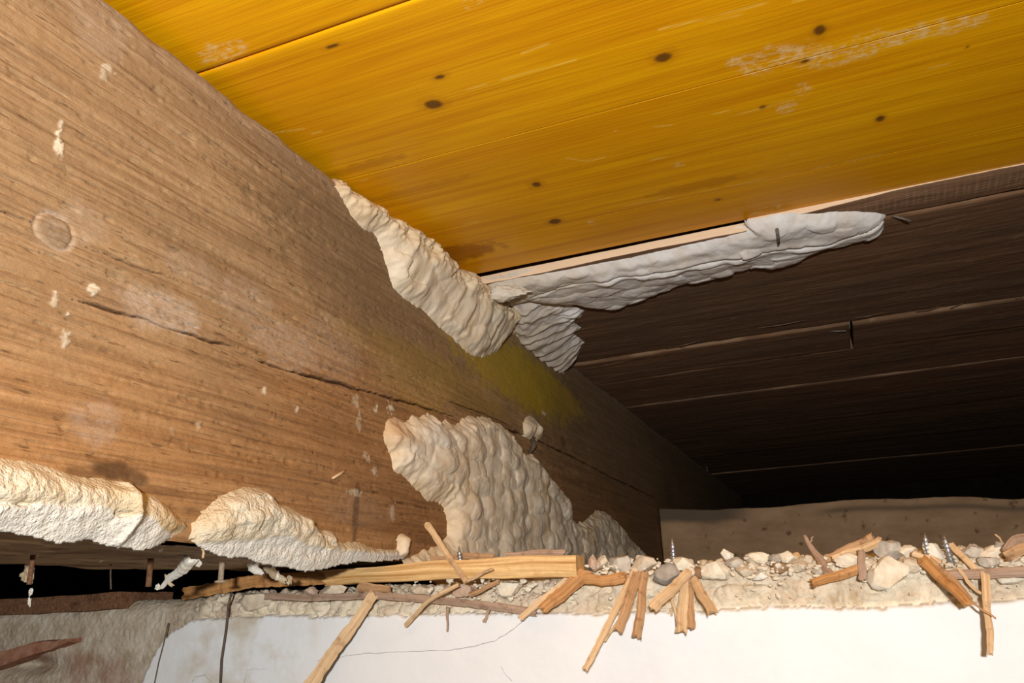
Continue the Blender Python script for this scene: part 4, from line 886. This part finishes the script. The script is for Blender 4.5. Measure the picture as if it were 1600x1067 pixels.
# ------------------------------------------------------------------ screws and nails
def screw(tip, base, y, label):
    a = Vector(hit(*tip, 1, y)); b = Vector(hit(*base, 1, y)); root = empty('screw', b); tag(root, label, 'screw', 'screws standing in the wall top')
    d = (a - b); L = d.length; t = d.normalized(); e1 = t.cross(Vector((0, 1, 0))).normalized(); e2 = t.cross(e1)
    r = 0.0013
    core = tube('shank', [Vector((0, 0, 0)), t * (L * 0.78), t * L], [r, r * 0.95, 0.0002], M_STEEL, root, 10)
    V = []; Fc = []; pitch = 0.0021; n = int(L * 0.94 / pitch * 14)
    for k in range(n + 1):
        s = k / 14 * pitch; th = k / 14 * 2 * math.pi; taper = 1 if s < 0.74 * L else max(0.15, 1 - (s - 0.74 * L) / (0.26 * L)); rad = e1 * math.cos(th) + e2 * math.sin(th)
        V += [rad * r * 0.8 * taper + t * (s - 0.0006), rad * r * 1.72 * taper + t * s, rad * r * 0.8 * taper + t * (s + 0.0006)]
    for k in range(n):
        i = 3 * k; Fc += [(i, i + 1, i + 4, i + 3), (i + 1, i + 2, i + 5, i + 4)]
    mesh_py('thread', V, Fc, M_STEEL, root, False)
    return root
screw((1050, 840), (1055, 900), YW + .004, 'single shiny screw standing in the rubble left of the right reed tuft')
screw((1445, 832), (1452, 880), YW + .006, 'left screw of the shiny pair at the right')
screw((1475, 836), (1488, 884), YW + .002, 'right screw of the shiny pair at the right')
screw((717, 853), (722, 905), YW + .009, 'dull screw standing behind the lath')
def on_under(px, py): h = hit(px, py, 2, 0.0); return Vector(h)
def hanging_nail(px, py, Lpx, wpx, mat, label, head=True, tilt=0.0):
    p = on_under(px, py); d = (p - Vector(CAM)).length / F_PX; root = empty('nail', p); tag(root, label, 'nail', 'nails under the beam')
    L = Lpx * d; r = wpx * d * 0.5
    tube('shank', [Vector((0, 0, 0.004)), Vector((tilt * L * .5, 0, -L * 0.5)), Vector((tilt * L, 0, -L))], [r, r * 0.85, r * 0.9], mat, root, 8)
    if head: tube('head', [Vector((tilt * L, 0, -L * 0.93)), Vector((tilt * L, 0, -L)), Vector((tilt * L, 0, -L - r * .5))], [r * 1.0, r * 2.0, r * 1.7], mat, root, 10)
    return root
hanging_nail(347, 876, 28, 9, plain('crusted_nail', (0.30, 0.22, 0.15), (0.48, 0.37, 0.26), (400, 400, 400)), 'crusted nail with a flared head hanging from the beam above the wire')
hanging_nail(236, 872, 38, 9, M_RUST, 'rusty straight nail hanging under the left growth', False)
hanging_nail(52, 866, 38, 7, M_RUST, 'crusted nail under the beam at the far left', False)
hanging_nail(172, 880, 34, 2.5, M_WIRE, 'thin dark pin hanging in the gap under the beam', False, 0.2)
# crusts and torn white flakes hanging below the beam
def flake(px, py, rx, ry, mat, k, label, zz=None, y=None):
    p = Vector(hit(px, py, 1, y)) if y else on_under(px, py); d = (p - Vector(CAM)).length / F_PX
    me = rock_mesh('torn_flake', rx * d, min(rx, ry) * d * 0.55, ry * d, 1500 + k * 3, 8, 0.22); o = link('torn_flake', me, mat); o.location = p
    o.rotation_euler = (0, 0, -0.4); tag(o, label, 'flake', 'torn scraps under the beam'); return o
FW = make_fungus_mat('torn_white', (0.80, 0.76, 0.68), (0.66, 0.55, 0.38)); FT = make_fungus_mat('torn_tan', (0.55, 0.44, 0.29), (0.42, 0.29, 0.16))
for k, (px, py, rx, ry, m, y, lab) in enumerate([
    (46, 893, 15, 15, FT, 0.335, 'tan crumbly clump stuck on the far-left nail'), (52, 870, 6, 5, FW, 0.325, 'small white scrap at the top of the far-left nail'), (48, 925, 5, 6, FW, 0.335, 'tiny white crumb dangling below the far-left nail'), (46, 940, 4, 7, FW, 0.335, 'lowest white crumb dangling below the far-left nail'),
    (246, 917, 6, 5, FW, 0.37, 'lowest small white scrap left of the torn flake'), (311, 880, 11, 6, FW, 0.36, 'flat white scrap beside the crusted nail'),
    (160, 871, 13, 6, FT, 0.34, 'grey-tan scrap stuck under the leftmost growth'), (396, 886, 11, 9, FW, 0.40, 'white torn scrap right of the crusted nail'), (432, 900, 11, 8, FW, 0.42, 'white curled scrap under the middle growth'), (415, 890, 14, 7, FT, 0.42, 'brown-tan scrap behind the curled white one'), (452, 905, 9, 8, FT, 0.43, 'small tan scrap near the left end of the lath'),
    (108, 857, 7, 4, FW, 0.30, 'small white drip on the beam edge left of the grey-tan scrap'), (250, 857, 6, 6, FW, 0.30, 'small white drip on the beam edge between two growths')]):
    flake(px, py, rx, ry, m, k, lab, y=y)
for k, (pts, wd, m, lab) in enumerate([
    ([(300, 872, 0.355), (286, 888, 0.360), (268, 902, 0.365), (252, 918, 0.368)], (20, 5), FW, 'torn white shred hanging left of the crusted nail'),
    ([(262, 898, 0.366), (262, 908, 0.366), (270, 916, 0.366)], (7, 4), FT, 'small tan curl on the end of the torn white shred'),
    ([(392, 874, 0.390), (398, 890, 0.395), (410, 896, 0.40)], (18, 6), FW, 'torn white flap right of the crusted nail'),
    ([(420, 884, 0.41), (430, 900, 0.42), (446, 908, 0.425)], (14, 8), FT, 'tan curled flap under the middle growth'),
    ([(62, 858, 0.30), (58, 868, 0.30)], (7, 3), FW, 'tiny white drip on the beam edge above the far-left nail'),
    ([(316, 850, 0.317), (318, 872, 0.317)], (4, 3), M_REED, 'short straw hanging at the left end of the middle growth')]):
    o = strip('torn_shred' if m is not M_REED else 'straw_reed', pts, wd, m, 340 + k, thick=0.25, cup=0.6); tag(o, lab, 'flake' if m is not M_REED else 'reed', 'torn scraps under the beam')
_p = [on_joist(q) for q in ((826, 686), (826, 708))]
o = tube('nail', [(0.004, *_p[0]), (0.006, (_p[0][0] + _p[1][0]) / 2, (_p[0][1] + _p[1][1]) / 2), (0.001, *_p[1])], [0.0024, 0.0028, 0.0018], M_WIRE, None, 8); tag(o, 'dark nail stub in the beam just below the lone cream lump', 'nail')
_p = [on_joist(q) for q in ((1086, 716), (1094, 718), (1100, 726), (1103, 738))]
o = tube('pale_strand', [(0.004, *q) for q in _p], 0.0016, FT, None, 6); tag(o, 'faint pale curved strand on the far end of the beam in the dark', 'strand')
# pale chunk in the corner
pc = on_board((850, 447)); 
p = Vector(hit(797, 455, 2, ZT - 0.010)); d = (p - Vector(CAM)).length / F_PX
o = link('plaster_flake', rock_mesh('plaster_flake', 0.019, 0.012, 0.009, 1700, 8, 0.12), make_fungus_mat('pale_flake', (0.72, 0.66, 0.56), (0.60, 0.50, 0.36))); o.location = p; o.rotation_euler = (0.5, 0, 0.3)
tag(o, 'pale broken flake in the corner between the upper growth and the grey skin', 'flake')
# nails in the boards
def board_nail(a, b, r, label, z0=0.004, z1=0.010):
    A = Vector(hit(*a, 2, ZT - z0)); B = Vector(hit(*b, 2, ZT - z1)); d = (B - A)
    o = tube('nail', [A, A + d * 0.5, B], [r, r, r * 0.7], M_GREYNAIL, None, 8); tag(o, label, 'nail', 'nails in the floorboards')
board_nail((1214, 358), (1217, 381), 0.0013, 'short grey nail poking through the grey skin growth', 0.006, 0.012)
board_nail((1394, 337), (1423, 345), 0.0009, 'thin nail lying in the seam past the tip of the grey skin', 0.0, 0.006)
board_nail((1287, 518), (1322, 517), 0.0011, 'bent nail in the dark boards beside the butt joint', 0.0, 0.006)
# splinters along the ragged board edge
for k, (a, b) in enumerate([((905, 577), (985, 562)), ((1040, 545), (1100, 530)), ((1060, 542), (1085, 545)), ((1180, 513), (1260, 500)), ((1430, 488), (1470, 478)), ((1470, 487), (1505, 473)), ((1575, 470), (1600, 462)), ((1330, 497), (1380, 489))]):
    A = Vector(hit(*a, 2, ZT + 0.001)); B = Vector(hit(*b, 2, ZT - 0.0025)); o = tube('board_splinter', [A, A.lerp(B, .5) + Vector((0, 0, -.001)), B], [0.0006, 0.0008, 0.0002], M_BSPL if k else (globals().__setitem__('M_BSPL', plain('board_splinter_wood', (0.10, 0.06, 0.035), (0.22, 0.14, 0.085), (60, 300, 300))) or M_BSPL), None, 5); adopt(ceiling, o)

# ------------------------------------------------------------------ wires, iron strip, brick shard
tube('binding_wire', [W((362, 925), YW - .006), W((357, 945), YW - .009), W((353, 985), YW - .008), W((346, 1030), YW - .009), W((343, 1090), YW - .008)], 0.0008, M_WIRE, None, 6)
tag(COL.objects['binding_wire'], 'dark brown wire hanging down over the left part of the white wall', 'wire')
o = tube('thin_wire', [W((263, 973), YW - .003), W((256, 1005), YW - .005), W((248, 1035), YW - .005), W((238, 1085), YW - .005)], 0.00045, M_WIRE, None, 5); tag(o, 'thin dark wire at the curved left end of the white plaster', 'wire')
def iron():
    x0 = on_wall((-120, 940))[0]; x1 = on_wall((192, 940))[0]; z0 = on_wall((90, 956))[1]; z1 = on_wall((90, 931))[1]
    bm = bmesh.new(); box_bm(bm, x0, x1, YW - 0.004, YW + 0.05, z0, z1); bmesh.ops.subdivide_edges(bm, edges=bm.edges[:], cuts=14, use_grid_fill=True)
    C = np.array([v.co for v in bm.verts]); n = fbm(C[:, 0] * 300, C[:, 2] * 300 + C[:, 1] * 90, 131); m = fbm(C[:, 0] * 40, C[:, 1] * 40, 132)
    for v, a, b in zip(bm.verts, n, m): v.co.y -= 0.0012 * a; v.co.z += 0.0012 * b + 0.0005 * a
    bmesh.ops.recalc_face_normals(bm, faces=bm.faces); me = bpy.data.meshes.new('rusty_strip'); bm.to_mesh(me); bm.free()
    return tag(link('rusty_strip', me, M_RUST), 'crumbling rust-brown strip on the wall top at the far left', 'strip')
iron()
def shard():
    pts = [(-60, 1040), (0, 1018), (30, 1010), (55, 1003), (85, 1001), (104, 998), (106, 1004), (80, 1014), (50, 1022), (20, 1035), (-60, 1062)]
    f = [Vector(hit(*p, 1, YW - 0.009)) for p in pts]; rng = random.Random(3); bm = bmesh.new()
    a = [bm.verts.new(v + Vector((0, rng.uniform(-.001, .001), 0))) for v in f]; b = [bm.verts.new(v + Vector((0, 0.02, 0.001))) for v in f]
    bm.faces.new(a); bm.faces.new(b[::-1])
    for i in range(len(f)): bm.faces.new((a[i], b[i], b[(i + 1) % len(f)], a[(i + 1) % len(f)]))
    bmesh.ops.triangulate(bm, faces=bm.faces[:]); bmesh.ops.subdivide_edges(bm, edges=bm.edges[:], cuts=2, use_grid_fill=True)
    for v in bm.verts: v.co += Vector((rng.uniform(-1, 1), rng.uniform(-1, 1), rng.uniform(-1, 1))) * 0.0006
    bmesh.ops.recalc_face_normals(bm, faces=bm.faces); me = bpy.data.meshes.new('brick_shard'); bm.to_mesh(me); bm.free()
    return tag(link('brick_shard', me, plain('red_brick', (0.26, 0.10, 0.06), (0.44, 0.24, 0.15), (120, 120, 120), 0.9, 0.1)), 'broken reddish brick shard jutting from the wall at lower left', 'brick')
shard()
